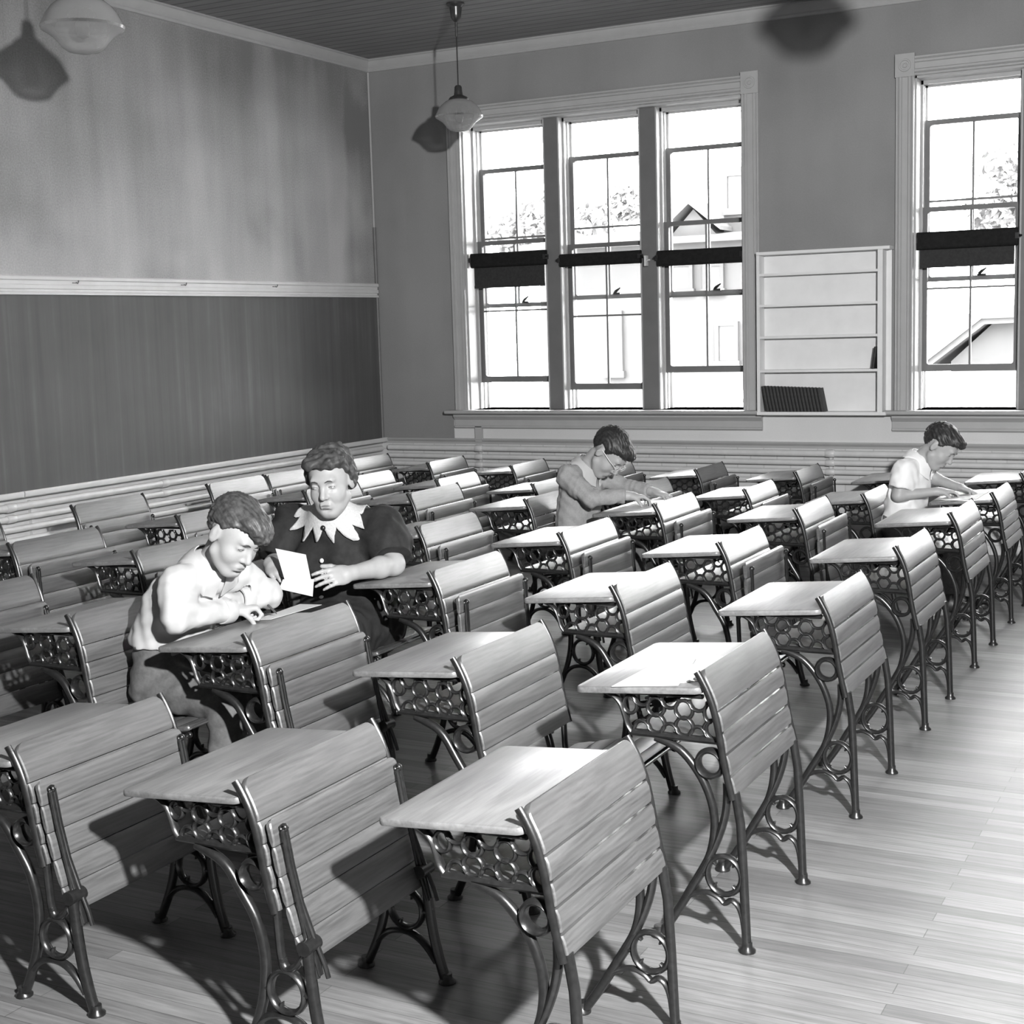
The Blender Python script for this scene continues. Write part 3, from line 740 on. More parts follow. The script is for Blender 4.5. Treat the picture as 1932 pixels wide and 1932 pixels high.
tree('hazy tree in the upper panes of the window right of the bookcase', (2.6, 22, -4), [((-.6, 0, 8.9), (.8, .8, .55)), ((.2, 0, 8.2), (1.2, 1, .6)), ((1.2, 0, 8.3), (1, 1, .6)), ((-.8, 0, 8.0), (.9, .8, .6))], 1500, .15, [(0, 0, 0), (.1, 0, 4), (.2, 0, 8.0)])
tree('leafy bush just outside the raised sash beside the bookcase', (-.25, 9, -4), [((0, 0, 4.35), (.75, .6, .55)), ((.5, 0, 4.2), (.5, .5, .5)), ((-.6, 0, 4.1), (.5, .5, .5)), ((0, 0, 3), (1, .8, 1))], 1300, .07, [(0, 0, 0), (0, 0, 1.6), (0, 0, 3.4)], 'bush')
# ------------------------------------------------------------------ people: smooth distance fields meshed with surface nets
A3 = lambda p: np.array(p, dtype=np.float64)
def nrm(v): v = A3(v); return v / np.linalg.norm(v)
class Field:
    def __init__(s, lo, hi, h, pad=.03):
        s.h = h; s.lo = A3(lo); s.pad = pad
        n = np.ceil((A3(hi) - s.lo) / h).astype(int) + 1
        s.ax = [s.lo[i] + h * np.arange(n[i]) for i in range(3)]; s.d = np.full(n, 1.0, np.float32)
    def sl(s, lo, hi, pad):
        out = []
        for i in range(3):
            a = int(max(0, math.floor((lo[i] - pad - s.lo[i]) / s.h))); b = int(min(len(s.ax[i]), math.ceil((hi[i] + pad - s.lo[i]) / s.h) + 1)); out.append(slice(a, max(a, b)))
        return tuple(out)
    def grid(s, q): return s.ax[0][q[0]][:, None, None], s.ax[1][q[1]][None, :, None], s.ax[2][q[2]][None, None, :]
    def put(s, fn, lo, hi, k, op='u'):
        q = s.sl(lo, hi, s.pad + k); X, Y, Z = s.grid(q); b = fn(X, Y, Z); a = s.d[q]
        if a.size == 0: return
        if op == 'u':
            h = np.clip(.5 + .5 * (a - b) / k, 0, 1); s.d[q] = a + (b - a) * h - k * h * (1 - h)
        elif op == 's':
            h = np.clip(.5 - .5 * (a + b) / k, 0, 1); s.d[q] = a + (-b - a) * h + k * h * (1 - h)
        else: s.d[q] = np.maximum(a, b)
    def cone(s, a, b, ra, rb, k=.02, op='u', flat=None):
        a, b = A3(a), A3(b); v = b - a; L2 = max(v @ v, 1e-9); r = max(ra, rb)
        def fn(X, Y, Z):
            x, y, z = X - a[0], Y - a[1], Z - a[2]; t = np.clip((x * v[0] + y * v[1] + z * v[2]) / L2, 0, 1)
            return np.sqrt((x - t * v[0]) ** 2 + (y - t * v[1]) ** 2 + (z - t * v[2]) ** 2) - (ra + (rb - ra) * t)
        s.put(fn, np.minimum(a, b) - r, np.maximum(a, b) + r, k, op)
    def chain(s, pts, rs, k=.02):
        for i in range(len(pts) - 1): s.cone(pts[i], pts[i + 1], rs[i], rs[i + 1], k)
    def ell(s, c, r, R=None, k=.02, op='u'):
        c, r = A3(c), A3(r); R = np.eye(3) if R is None else R; m = max(r)
        def fn(X, Y, Z):
            x, y, z = X - c[0], Y - c[1], Z - c[2]; l = [R[i][0] * x + R[i][1] * y + R[i][2] * z for i in range(3)]
            k0 = np.sqrt(sum((l[i] / r[i]) ** 2 for i in range(3))); k1 = np.sqrt(sum((l[i] / r[i] ** 2) ** 2 for i in range(3)))
            return k0 * (k0 - 1) / np.maximum(k1, 1e-6)
        s.put(fn, c - m, c + m, k, op)
    def cut(s, c, rad, n, op='i'):
        """keep only the side of the plane behind n, within rad of c"""
        c, n = A3(c), nrm(n)
        def fn(X, Y, Z):
            pl = (X - c[0]) * n[0] + (Y - c[1]) * n[1] + (Z - c[2]) * n[2]
            far = np.sqrt((X - c[0]) ** 2 + (Y - c[1]) ** 2 + (Z - c[2]) ** 2) - rad
            return np.minimum(pl, -far)
        s.put(fn, c - rad, c + rad, .001, 'i')
    def mesh(s, disp=0, seed=0, wl=(.05, .12), aniso=None):
        d = s.d; ins = d < 0; n = np.array(d.shape)
        cc = np.zeros(n - 1, np.int8)
        for i in (0, 1):
            for j in (0, 1):
                for k in (0, 1): cc += ins[i:n[0] - 1 + i, j:n[1] - 1 + j, k:n[2] - 1 + k]
        act = np.argwhere((cc > 0) & (cc < 8)); idx = np.full(n - 1, -1, np.int32); idx[tuple(act.T)] = np.arange(len(act))
        crn = [(i, j, k) for i in (0, 1) for j in (0, 1) for k in (0, 1)]
        val = {c: d[act[:, 0] + c[0], act[:, 1] + c[1], act[:, 2] + c[2]].astype(np.float64) for c in crn}
        acc = np.zeros((len(act), 3)); cnt = np.zeros(len(act))
        for a in crn:
            for ax in range(3):
                if a[ax]: continue
                b = list(a); b[ax] = 1; b = tuple(b); va, vb = val[a], val[b]; m = (va < 0) != (vb < 0)
                t = np.where(m, va / np.where(m, va - vb, 1), 0)
                for q in range(3): acc[:, q] += np.where(m, a[q] + (t if q == ax else 0), 0)
                cnt += m
        V = s.lo + (act + acc / cnt[:, None]) * s.h
        F = []
        for ax in range(3):
            o1, o2 = [(1, 2), (2, 0), (0, 1)][ax]
            a = ins; b = np.roll(ins, -1, ax); m = a != b
            sl = [slice(1, -1)] * 3; sl[ax] = slice(0, -1); mm = np.zeros_like(m); mm[tuple(sl)] = m[tuple(sl)]
            e = np.argwhere(mm); e1 = np.zeros(3, int); e1[o1] = 1; e2 = np.zeros(3, int); e2[o2] = 1
            q = [idx[tuple((e - x).T)] for x in (e1 + e2, e2, 0 * e1, e1)]
            f = np.stack(q, 1); inside = ins[tuple(e.T)]; f[~inside] = f[~inside][:, ::-1]; F.append(f)
        F = np.concatenate(F); F = F[(F >= 0).all(1)]
        if disp:
            g = s.grad(V); r = np.random.RandomState(seed); w = np.zeros(len(V))
            for _ in range(9):
                k = r.normal(size=3); k /= np.linalg.norm(k)
                if aniso is not None: k = k - .85 * aniso * (k @ aniso)
                L = r.uniform(*wl); w += np.sin(2 * PI * (V @ k) / L + r.uniform(0, 6.28) + 1.5 * np.sin(V @ r.normal(size=3) * 18))
            V = V + g * (w / 3 * disp)[:, None]
        return V, F
    def samp(s, P):
        q = (np.atleast_2d(P) - s.lo) / s.h; q = np.clip(q, 0, np.array(s.d.shape) - 1.001); i = q.astype(int); f = q - i; o = 0
        for a in (0, 1):
            for b in (0, 1):
                for c in (0, 1):
                    w = (f[:, 0] if a else 1 - f[:, 0]) * (f[:, 1] if b else 1 - f[:, 1]) * (f[:, 2] if c else 1 - f[:, 2])
                    o = o + w * s.d[i[:, 0] + a, i[:, 1] + b, i[:, 2] + c]
        return o
    def grad(s, P):
        P = np.atleast_2d(P); e = s.h; g = np.stack([s.samp(P + np.eye(3)[i] * e) - s.samp(P - np.eye(3)[i] * e) for i in range(3)], 1)
        return g / np.maximum(np.linalg.norm(g, axis=1), 1e-6)[:, None]
    def project(s, P, off=0, it=12):
        P = np.atleast_2d(A3(P)).copy()
        for _ in range(it):
            d = np.clip(s.samp(P) - off, -.02, .02); P -= s.grad(P) * d[:, None]
        return P
    def build(s, name, mat, parent, origin, **k):
        V, F = s.mesh(**k); me = bpy.data.meshes.new(name); V = V - origin
        me.vertices.add(len(V)); me.vertices.foreach_set('co', V.astype(np.float32).ravel())
        me.loops.add(F.size); me.loops.foreach_set('vertex_index', F.astype(np.int32).ravel())
        me.polygons.add(len(F)); me.polygons.foreach_set('loop_start', np.arange(0, F.size, 4, dtype=np.int32))
        me.polygons.foreach_set('use_smooth', np.ones(len(F), bool)); me.update(calc_edges=True); me.validate()
        me.materials.append(mat); o = bpy.data.objects.new(name, me); COL.objects.link(o); o.parent = parent; return o

M['skin'] = m_plain('skin', .36, .48, .4, .05, 30, 0, .08, .0006)
M['skin_dark'] = m_plain('lips', .17, .45, .4, .05, 30)
M['hair_brown'] = m_plain('hair_brown', .055, .5, .5, .5, 60, 0, .5, .002)
M['hair_dark'] = m_plain('hair_dark', .022, .5, .5, .5, 60, 0, .5, .002)
M['hair_grey'] = m_plain('hair_greying', .05, .6, .4, .5, 50, 0, .5, .002)
M['shirt'] = m_plain('white_shirt', .44, .8, .2, .02, 40, 0, .2, .001)
M['shirt2'] = m_plain('white_shirt_right', .80, .8, .2, .02, 40, 0, .2, .001)
M['sweater'] = m_plain('grey_sweater', .30, .9, .1, .08, 90, 0, .4, .001)
M['trouser'] = m_plain('trouser_cloth', .12, .85, .2, .15, 70, 0, .3, .001)
M['dress'] = m_plain('dark_dress', .022, .75, .25, .15, 60, 0, .3, .001)
M['shoe'] = m_plain('shoe_leather', .03, .4, .5, .2, 30)
M['lace'] = m_plain('lace', .50, .9, .1, .12, 110, 0, .6, .002)
M['eye'] = m_plain('eye_white', .6, .25, .5, .02, 30)
M['iris'] = m_plain('eye_iris', .012, .2, .6, .1, 30)
M['button'] = m_plain('button', .7, .3, .5, .02, 30)

def frame(f, u):
    f = nrm(f); l = nrm(np.cross(u, f)); u = np.cross(f, l); return np.array([f, l, u])
def head(F, c, f, u, s, old=False, child=True):
    """face, skull, nose, lids, lips and ears; returns the head frame"""
    R = frame(f, u); c = A3(c)
    P = lambda x, y, z: c + s * (R[0] * x + R[1] * y + R[2] * z)
    E = lambda x, y, z, a, b, d, k=.02, op='u', Q=None: F.ell(P(x, y, z), (a * s, b * s, d * s), R if Q is None else Q, k * s, op)
    E(-.014, 0, .034, .098, .079, .086); E(.030, 0, -.022, .066, .062, .086, .03)
    E(.040, 0, -.082, .046, .044, .034, .03)
    F.cone(P(.074, -.008, -.100), P(.074, .008, -.100), .017 * s, .017 * s, .02 * s)
    for y in (-1, 1):
        E(.054, y * .036, -.036, .030, .028, .030, .022)                               # cheeks
        F.cone(P(.010, y * .056, -.062), P(.062, y * .020, -.102), .018 * s, .014 * s, .025 * s)   # jaw line
    F.cone(P(.082, -.034, .030), P(.082, .034, .030), .012 * s, .012 * s, .02 * s)      # brow
    for y in (-1, 1):
        E(.094, y * .033, .008, .017, .019, .0125, .012, 's')                           # sockets
        E(.0745, y * .0325, .0065, .0145, .0165, .0125, .006)                           # lids
    F.cone(P(.086, 0, .014), P(.108, 0, -.026), .0075 * s, .0115 * s, .012 * s)         # nose
    E(.108, 0, -.030, .0125, .0105, .010, .006)
    for y in (-1, 1):
        E(.096, y * .0125, -.034, .011, .008, .008, .006)
        E(.103, y * .0075, -.041, .005, .004, .004, .004, 's')
    E(.078, 0, -.066, .020, .028, .018, .015)
    F.cone(P(.094, -.016, -.0615), P(.094, .016, -.0615), .0055 * s, .0055 * s, .008 * s)
    F.cone(P(.092, -.014, -.0745), P(.092, .014, -.0745), .0065 * s, .0065 * s, .008 * s)
    F.cone(P(.103, -.020, -.0685), P(.103, .020, -.0685), .0022 * s, .0022 * s, .005 * s, 's')
    E(.096, 0, -.086, .010, .02, .006, .008, 's')
    if old:
        for y in (-1, 1):
            F.cone(P(.096, y * .020, -.038), P(.088, y * .032, -.066), .003 * s, .0025 * s, .006 * s, 's')    # nose-mouth folds
            F.cone(P(.088, y * .022, -.008), P(.082, y * .044, -.006), .002 * s, .0015 * s, .005 * s, 's')    # under the eyes
            E(.05, y * .034, -.082, .022, .018, .02, .02)
        E(.04, 0, -.108, .035, .03, .016, .02)
    for y in (-1, 1):                                                                   # ears
        Q = frame(R[0] + .25 * R[1] * -y, R[2] - .25 * R[0])
        E(-.006, y * .080, -.004, .019, .0085, .033, .008, 'u', Q)
        E(.000, y * .090, -.002, .010, .006, .020, .006, 's', Q)
        E(-.008, y * .086, .0, .005, .004, .014, .004, 'u', Q)
    return R, P
def face_bits(F, R, P, s, parent, org, gaze=(0, -.35), iris=.34, brow='hair_brown', open_=.30):
    for y in (-1, 1):
        c0 = P(.0745, y * .0325, .0065); rr = np.array([.0152, .0172, .0132]) * s; az0, el0 = gaze
        def pt(az, el, m=1.0):
            v = np.array([math.cos(el) * math.cos(az), math.cos(el) * math.sin(az), math.sin(el)]); q = rr * v * m; return c0 + R[0] * q[0] + R[1] * q[1] + R[2] * q[2]
        b = MB(); n = 12; w = .78
        top = [(w * (2 * i / n - 1), el0 * .35 + open_ * (1 - (2 * i / n - 1) ** 2) * .75) for i in range(n + 1)]
        bot = [(w * (2 * i / n - 1), el0 * .35 - open_ * (1 - (2 * i / n - 1) ** 2)) for i in range(n + 1)]
        rows = [[pt(a0 + y * .12, e0 + (e1 - e0) * k / 6, 1.0 + .0 * k) - org for k in range(7)] for (a0, e0), (a1, e1) in zip(bot, top)]
        vs = [p for r_ in rows for p in r_]; fs = [(i * 7 + k, (i + 1) * 7 + k, (i + 1) * 7 + k + 1, i * 7 + k + 1) for i in range(n) for k in range(6)]
        b.add(vs, fs); e = b.build('eye', M['eye'], parent, sharp=None)
        b = MB(); N = 18; ring = []
        for q in [2 * PI * i / N for i in range(N)]:
            a, l = az0 + iris * math.cos(q), el0 * .5 + iris * 1.1 * math.sin(q)
            lim = open_ * (1 - (a / w) ** 2); l = max(el0 * .35 - lim, min(el0 * .35 + lim * .75, l)); ring.append(pt(a + y * .12, l, 1.02) - org)
        b.add(ring, [tuple(range(N))]); b.build('iris', M['iris'], e, sharp=None)
        lash = [pt(a + y * .12, l + .02, 1.03) - org for a, l in top]; b = MB(); b.tube(lash, .0009 * s, 6); b.build('eyelash', M['iris'], parent)
        bp = F.project([P(.10, y * t, z) for t, z in ((.014, .026), (.026, .031), (.038, .031), (.048, .025))], .0005)
        b = MB(); b.tube([p - org for p in bp], [.0016 * s, .0026 * s, .0024 * s, .001 * s], 6); b.build('eyebrow', M[brow], parent)
    for z, r_, wd in ((-.0625, .0030, .019), (-.0745, .0036, .016)):
        lp = F.project([P(.11, wd * t, z - .003 * t * t) for t in (-1, -.5, 0, .5, 1)], -.0005)
        b = MB(); b.tube([p - org for p in lp], [.001 * s, r_ * s, r_ * s, r_ * s, .001 * s], 8); b.build('lip', M['skin_dark'], parent)
def hair(R, P, s, h, mat, parent, org, line, grow=.012, extra=(), disp=.003, seed=1, flow=None, k=.02, wl=(.008, .022)):
    c = P(0, 0, .03); H = Field(c - .17 * s, c + .17 * s, h)
    H.ell(P(-.016, 0, .038), ((.098 + grow) * s, (.079 + grow) * s, (.086 + grow * 1.15) * s), R, .02)
    for a, r_ in extra: H.ell(P(*a), tuple(x * s for x in r_), R, k * s)
    xs, zs = zip(*line)
    def fn(X, Y, Z):
        x = ((X - P(0, 0, 0)[0]) * R[0][0] + (Y - P(0, 0, 0)[1]) * R[0][1] + (Z - P(0, 0, 0)[2]) * R[0][2]) / s
        z = ((X - P(0, 0, 0)[0]) * R[2][0] + (Y - P(0, 0, 0)[1]) * R[2][1] + (Z - P(0, 0, 0)[2]) * R[2][2]) / s
        y = ((X - P(0, 0, 0)[0]) * R[1][0] + (Y - P(0, 0, 0)[1]) * R[1][1] + (Z - P(0, 0, 0)[2]) * R[1][2]) / s
        return (np.interp(x + np.abs(y) * .25, xs, zs) - z) * s * .75
    H.put(fn, H.lo, H.lo + .34 * s, .001, 'i')
    return H.build('hair', M[mat], parent, org, disp=disp * s, seed=seed, wl=wl, aniso=None if flow is None else nrm(R[0] * flow[0] + R[1] * flow[1] + R[2] * flow[2]))
BOYLINE = [(-.13, -.06), (-.085, -.055), (-.055, -.045), (-.03, -.012), (-.012, .030), (.018, .030), (.030, .012), (.044, .018), (.060, .048), (.085, .066), (.12, .075)]

def hand(F, w, d, n, side, s, curl=(.5, .5, .5, .5), thumb=.6, spread=.06):
    """palm and five fingers; d points along the fingers, n out of the palm, side = +1 if the thumb is on cross(d, n)"""
    d = nrm(d); n = nrm(A3(n) - d * (A3(n) @ d)); S = np.cross(d, n) * side; w = A3(w)
    P = lambda a, b, c: w + s * (d * a + S * b + n * c)
    Q = np.array([d, S, n])
    F.ell(P(.045, 0, 0), (.050 * s, .040 * s, .0165 * s), Q, .012 * s); F.cone(P(-.01, 0, 0), P(.02, 0, 0), .025 * s, .027 * s, .015 * s)
    F.cone(P(.015, .022, .008), P(.045, .030, .012), .014 * s, .013 * s, .012 * s)
    for i, (b, L, r, a0) in enumerate(((.029, .072, .0092, .082), (.0098, .080, .0095, .087), (-.0098, .074, .0092, .084), (-.028, .058, .0082, .076))):
        p = P(a0, b, .0); dirv = nrm(d + S * spread * (1.5 - i)); c = curl[i]
        F.cone(P(.045, b * .8, 0), p, .011 * s, r * 1.05 * s, .008 * s)
        ang = 0
        for q, (fr, cc) in enumerate(((.46, .8), (.30, 1.1), (.24, .8))):
            ang += c * cc; v = dirv * math.cos(ang) + n * math.sin(ang); p2 = p + v * L * fr * s
            F.cone(p, p2, r * (1 - .12 * q) * s, r * (1 - .12 * (q + 1)) * s, .0035 * s); p = p2
    p = P(.030, .030, .012); v = nrm(d * .75 + S * .62 + n * .35 * (1 + thumb)); p2 = p + v * .036 * s; F.cone(p, p2, .0115 * s, .0105 * s, .006 * s)
    v = nrm(v + n * .5 * thumb - S * .55 * thumb); p3 = p2 + v * .032 * s; F.cone(p2, p3, .0105 * s, .0085 * s, .004 * s)
    return P
def shoe(name, ankle, toe, parent, org, s=1.0):
    a, t_ = A3(ankle), A3(toe); lo = np.minimum(a, t_) - .09; hi = np.maximum(a, t_) + .09; F = Field(lo, hi, .008)
    v = nrm(t_ - a); F.cone(a + (0, 0, .01), a - v * .02 + (0, 0, -.05 * s), .038 * s, .036 * s, .02); F.cone(a - v * .02 + (0, 0, -.05 * s), t_, .036 * s, .034 * s, .03); F.cut(A3((a[0], a[1], .004)), .4, (0, 0, -1))
    return F.build(name, M['shoe'], parent, org)
def collar_pts(c, ax, r, n=10):
    ax = nrm(ax); u = nrm(np.cross(ax, (0, 0, 1) if abs(ax[2]) < .9 else (1, 0, 0))); v = np.cross(ax, u); return [A3(c) + r * (u * math.cos(q) + v * math.sin(q)) for q in [2 * PI * i / n for i in range(n)]]
def turn_collar(T, B, nk, ax, face, hs, root, org, mat):
    """turned-down shirt collar with two front points"""
    fw = nrm(face - ax * (face @ ax)); sd = np.cross(ax, fw); N, K = 48, 5; rows = []
    for i in range(N + 1):
        q = -PI + .16 + (2 * PI - .32) * i / N; q += PI                     # open at the front
        fr = .5 + .5 * math.cos(q); w = .030 + .030 * fr ** 3
        for k in range(K):
            t = k / (K - 1); r = (.056 + (w + .002) * t * .8) * hs
            rows.append(nk + (fw * math.cos(q) + sd * math.sin(q)) * r + ax * (.034 - .050 * t - .028 * fr * t))
    P_ = np.array(rows); d = T.samp(P_); g = T.grad(P_)
    t = np.tile(np.linspace(0, 1, K), N + 1); P_ = P_ + g * np.where((d < .008) | (t > .6), np.clip(.008 - d, -.03, .04), 0)[:, None]
    vs1 = [p - org for p in P_]; vs2 = [v + g_ * .004 for v, g_ in zip(vs1, g)]; n = len(vs1); fs = []
    for i in range(N):
        for k in range(K - 1):
            a, b_, c, e = i * K + k, (i + 1) * K + k, (i + 1) * K + k + 1, i * K + k + 1; fs.append((a, b_, c, e)); fs.append((n + a, n + e, n + c, n + b_))
        for k in (0, K - 1): fs.append((i * K + k, (i + 1) * K + k, n + (i + 1) * K + k, n + i * K + k))
    for i in (0, N):
        for k in range(K - 1): fs.append((i * K + k, i * K + k + 1, n + i * K + k + 1, n + i * K + k))
    b = MB(); b.add(vs1 + vs2, fs); b.build('collar', M[mat], root, sharp=60)
def cuff(c, d, r, root, org, mat):
    d = nrm(d); u_ = nrm(np.cross(d, (0, 0, 1.))); v_ = np.cross(d, u_); b = MB(); n = 20
    prof = [(r - .004, -.026), (r + .003, -.026), (r + .005, -.02), (r + .005, .02), (r + .003, .025), (r - .004, .025)]
    b.loft([[A3(c) - org + (u_ * math.cos(q) + v_ * math.sin(q)) * rr + d * z for q in [2 * PI * i / n for i in range(n)]] for rr, z in prof], False, True)
    b.build('cuff', M[mat], root, sharp=40)
def seated_boy(label, J, f, u, hs, h, top, topmat, hairmat, sleeves, hand_n, hands, seed, hair_extra=(), hairline=BOYLINE, gaze=(0, -.5), pencil=None, flow=None, hemf=-.2, mid=None, colmat=None):
    """J: joints in metres. A boy leaning over his desk."""
    j = {k: A3(v) for k, v in J.items()}; org = A3((j['pelvis'][0], j['pelvis'][1], 0))
    root = thing('person', label, 'person', tuple(org))
    allp = np.array(list(j.values())); lo = allp.min(0) - .24; hi = allp.max(0) + .24; lo[2] = max(lo[2], .0)
    B = Field(lo, hi, h)
    # torso, neck and limbs
    tor = [j['pelvis'], (j['pelvis'] + j['chest']) / 2 if mid is None else A3(mid), j['chest'], j['neck']]
    side = nrm(j['shF'] - j['shN'])
    def torso(F, g, k=.05):
        for o, w in ((-1, .055), (0, 0), (1, .055)):
            off = side * o * w
            F.chain([tor[0] + off, tor[1] + off * .95, tor[2] + off * 1.15], [.088 + g, .083 + g, .088 + g], k)
        F.chain([j['shN'] + side * .03, j['neck'] - (j['neck'] - j['chest']) * .12, j['shF'] - side * .03], [.052 + g, .058 + g, .052 + g], k)
        F.cone(tor[2], tor[3], .085 + g, .05 + g, k)
    torso(B, -.006)
    hb = j['head'] + (frame(f, u)[2] * -.062 + frame(f, u)[0] * -.028) * hs
    B.cone(j['neck'] - (hb - j['neck']) * .3, hb, .047 * hs, .044 * hs, .025)
    for s in 'NF':
        B.chain([j['sh' + s], j['el' + s], j['wr' + s]], [.046, .036, .024], .015)
        B.chain([j['pelvis'] + (-side if s == 'N' else side) * .055, j['kn' + s], j['an' + s]], [.075, .05, .034], .02)
    for s in 'NF':
        d, n, sd, cu, th = hands[s]; hand(B, j['wr' + s] + nrm(d) * .012, d, n, sd, .93, cu, th)
    R, P = head(B, j['head'], f, u, hs)
    B.build('body', M['skin'], root, org); face_bits(B, R, P, hs, root, org, gaze, brow=hairmat)
    hair(R, P, hs, max(.0045, h * .8), hairmat, root, org, hairline, .010, hair_extra, .0026, seed, flow)
    # shirt or sweater
    T = Field(lo, hi, h); torso(T, .010, .04)
    cuffs = {}
    for s in 'NF':
        sl = sleeves[s]
        el, wr = j['el' + s], j['wr' + s]
        if sl == 'long':
            e = wr - (wr - el) * .06; T.chain([j['sh' + s], (j['sh' + s] + el) / 2, el, e], [.066, .055, .047, .039], .03); T.cone(e - nrm(e - el) * .025, e, .040, .041, .008)
            T.cut(e - nrm(e - el) * .004, .06, e - el)
        else:
            e = j['sh' + s] + (el - j['sh' + s]) * .72; T.chain([j['sh' + s], e], [.068, .068], .03); T.cut(e, .085, e - j['sh' + s])
    ax = nrm(hb - j['neck']); cp = collar_pts(j['neck'] + ax * .012, ax, .052 * hs)
    for i in range(10): T.cone(cp[i], cp[(i + 1) % 10], .016, .016, .012)
    fr = j['neck'] + frame(f, u)[0] * .055
    hem = j['pelvis'] + (tor[1] - j['pelvis']) * hemf
    T.cut(hem, .26, j['pelvis'] - tor[1])
    T.build(top, M[topmat], root, org, disp=.0037, seed=seed, wl=(.045, .13))
    turn_collar(T, B, j['neck'], ax, frame(f, u)[0], hs, root, org, colmat or topmat)
    for s in 'NF':
        if sleeves[s] == 'long' and top == 'shirt': cuff(j['wr' + s] + (j['el' + s] - j['wr' + s]) * .085, j['wr' + s] - j['el' + s], .0415, root, org, topmat)
    # trousers and shoes
    Q = Field(lo, hi, max(h, .006))
    for o in (-1, 0, 1): Q.cone(j['pelvis'] + side * o * .055, j['pelvis'] + (tor[1] - j['pelvis']) * 1.1 + side * o * .05, .094, .090, .03)
    for s in 'NF':
        hp = j['pelvis'] + (-side if s == 'N' else side) * .06; Q.chain([hp, j['kn' + s], j['an' + s] + (0, 0, .03)], [.094, .070, .056], .03); Q.cut(j['an' + s] + (0, 0, .02), .08, (0, 0, -1))
    Q.cut(j['pelvis'] + (tor[1] - j['pelvis']) * 1.05, .2, tor[1] - j['pelvis'])
    Q.build('trousers', M['trouser'], root, org, disp=.004, seed=seed + 3, wl=(.05, .11))
    for s in 'NF': shoe('shoe', j['an' + s], j['an' + s] + A3((.15, 0, -j['an' + s][2] + .028)), root, org)
    return root, B, R, P, org

# --- the boy in the white shirt, front left
J = dict(pelvis=(3.435, -6.735, .505), chest=(3.515, -6.735, .80), neck=(3.645, -6.74, .925), head=(3.775, -6.755, 1.050),
         shN=(3.612, -6.870, .885), shF=(3.640, -6.600, .880), elN=(3.645, -6.930, .785), wrN=(3.655, -6.655, .760), elF=(3.690, -6.480, .785), wrF=(3.665, -6.600, .790),
         knN=(3.765, -6.82, .475), anN=(3.735, -6.83, .10), knF=(3.76, -6.62, .475), anF=(3.80, -6.62, .10))
HN = dict(N=((.075, .100, .0), (.15, .1, -1), -1, (1.2, 1.25, 1.3, 1.3), 1.1), F=((-.06, -.10, .03), (.3, 0, -1), 1, (.5, .55, .6, .6), .5))
boy1, B1, R1, P1, org1 = seated_boy('boy in a white long sleeved shirt writing at a desk beside the woman', J, (.77, -.20, -.58), (.6, .05, .8), 1.03, .0046, 'shirt', 'shirt', 'hair_brown',
    dict(N='long', F='long'), None, HN, 5, (((.050, 0, .092), (.058, .060, .034)), ((.088, .006, .082), (.030, .045, .018)), ((.108, .012, .066), (.018, .030, .014))), [(-.13, -.05), (-.085, -.050), (-.055, -.040), (-.03, -.008), (-.012, .034), (.018, .034), (.030, .026), (.044, .044), (.060, .064), (.085, .074), (.10, .056), (.14, .040)], (-.1, -.55), None, (1, .2, -.3), .92, (3.445, -6.735, .665))
def stick(name, label, a, b_, r, mat, cat, group=None):
    a, b_ = Vector(a), Vector(b_); m = (a + b_) / 2; b = MB(); d = (b_ - a).normalized()
    b.tube([a - m, a - m + d * .012, b_ - m], [r * .15, r, r], 8); o = b.build(name, M[mat], sharp=40); o.location = m; return tag(o, label, cat, group)
M['pencil'] = m_plain('pencil_paint', .06, .4, .5, .1, 30)
stick('pencil', 'dark pencil in the hand of the boy in the white shirt', (3.742, -6.500, .722), (3.690, -6.590, .842), .0042, 'pencil', 'pencil')
sheet('paper_sheet', 'white paper under the writing hand of the boy in the white shirt', [on('B3', 3.690, -6.56), on('B3', 3.755, -6.555), on('B3', 3.775, -6.27), on('B3', 3.660, -6.25)], 0)
# --- the boy with glasses in the grey sweater
J = dict(pelvis=(3.375, -3.205, .50), chest=(3.415, -3.205, .775), neck=(3.452, -3.205, .915), head=(3.600, -3.215, 1.008),
         shN=(3.405, -3.350, .880), shF=(3.43, -3.065, .870), elN=(3.555, -3.385, .765), wrN=(3.735, -3.275, .772), elF=(3.575, -3.02, .800), wrF=(3.800, -3.075, .775),
         knN=(3.70, -3.30, .47), anN=(3.70, -3.30, .10), knF=(3.70, -3.11, .47), anF=(3.70, -3.11, .10))
HN = dict(N=((.08, .05, -.01), (.1, 0, -1), -1, (.6, .65, .7, .7), .8), F=((.08, -.02, -.015), (0, 0, -1), 1, (.3, .35, .35, .4), .4))
boy2, B2, R2, P2, org2 = seated_boy('boy with glasses in a grey sweater bent low over a desk', J, (.56, -.10, -.82), (.82, 0, .56), 1.10, .0065, 'sweater', 'sweater', 'hair_dark',
    dict(N='long', F='long'), None, HN, 11, (((.055, 0, .085), (.055, .06, .038)),), BOYLINE, (0, -.5), None, (1, 0, -.3), colmat='shirt')
g = MB()
for y in (-1, 1):
    ring = [P2(.110, y * .034 + .019 * math.cos(q), .006 + .017 * math.sin(q)) - org2 for q in [2 * PI * i / 18 for i in range(19)]]; g.tube(ring, .0014, 6)
    g.tube([P2(.108, y * .053, .010) - org2, P2(.06, y * .078, .012) - org2, P2(-.004, y * .090, .014) - org2, P2(-.018, y * .090, -.01) - org2], .0018, 6)
g.tube([P2(.110, -.015, .010) - org2, P2(.116, 0, .014) - org2, P2(.110, .015, .010) - org2], .0014, 6)
gl = g.build('glasses', M['white_metal'], boy2)
sheet('paper_sheet', 'white paper under the arms of the boy with glasses', [on('E3', 3.66, -3.40), on('E3', 3.86, -3.42), on('E3', 3.88, -3.02), on('E3', 3.68, -3.00)], 0)
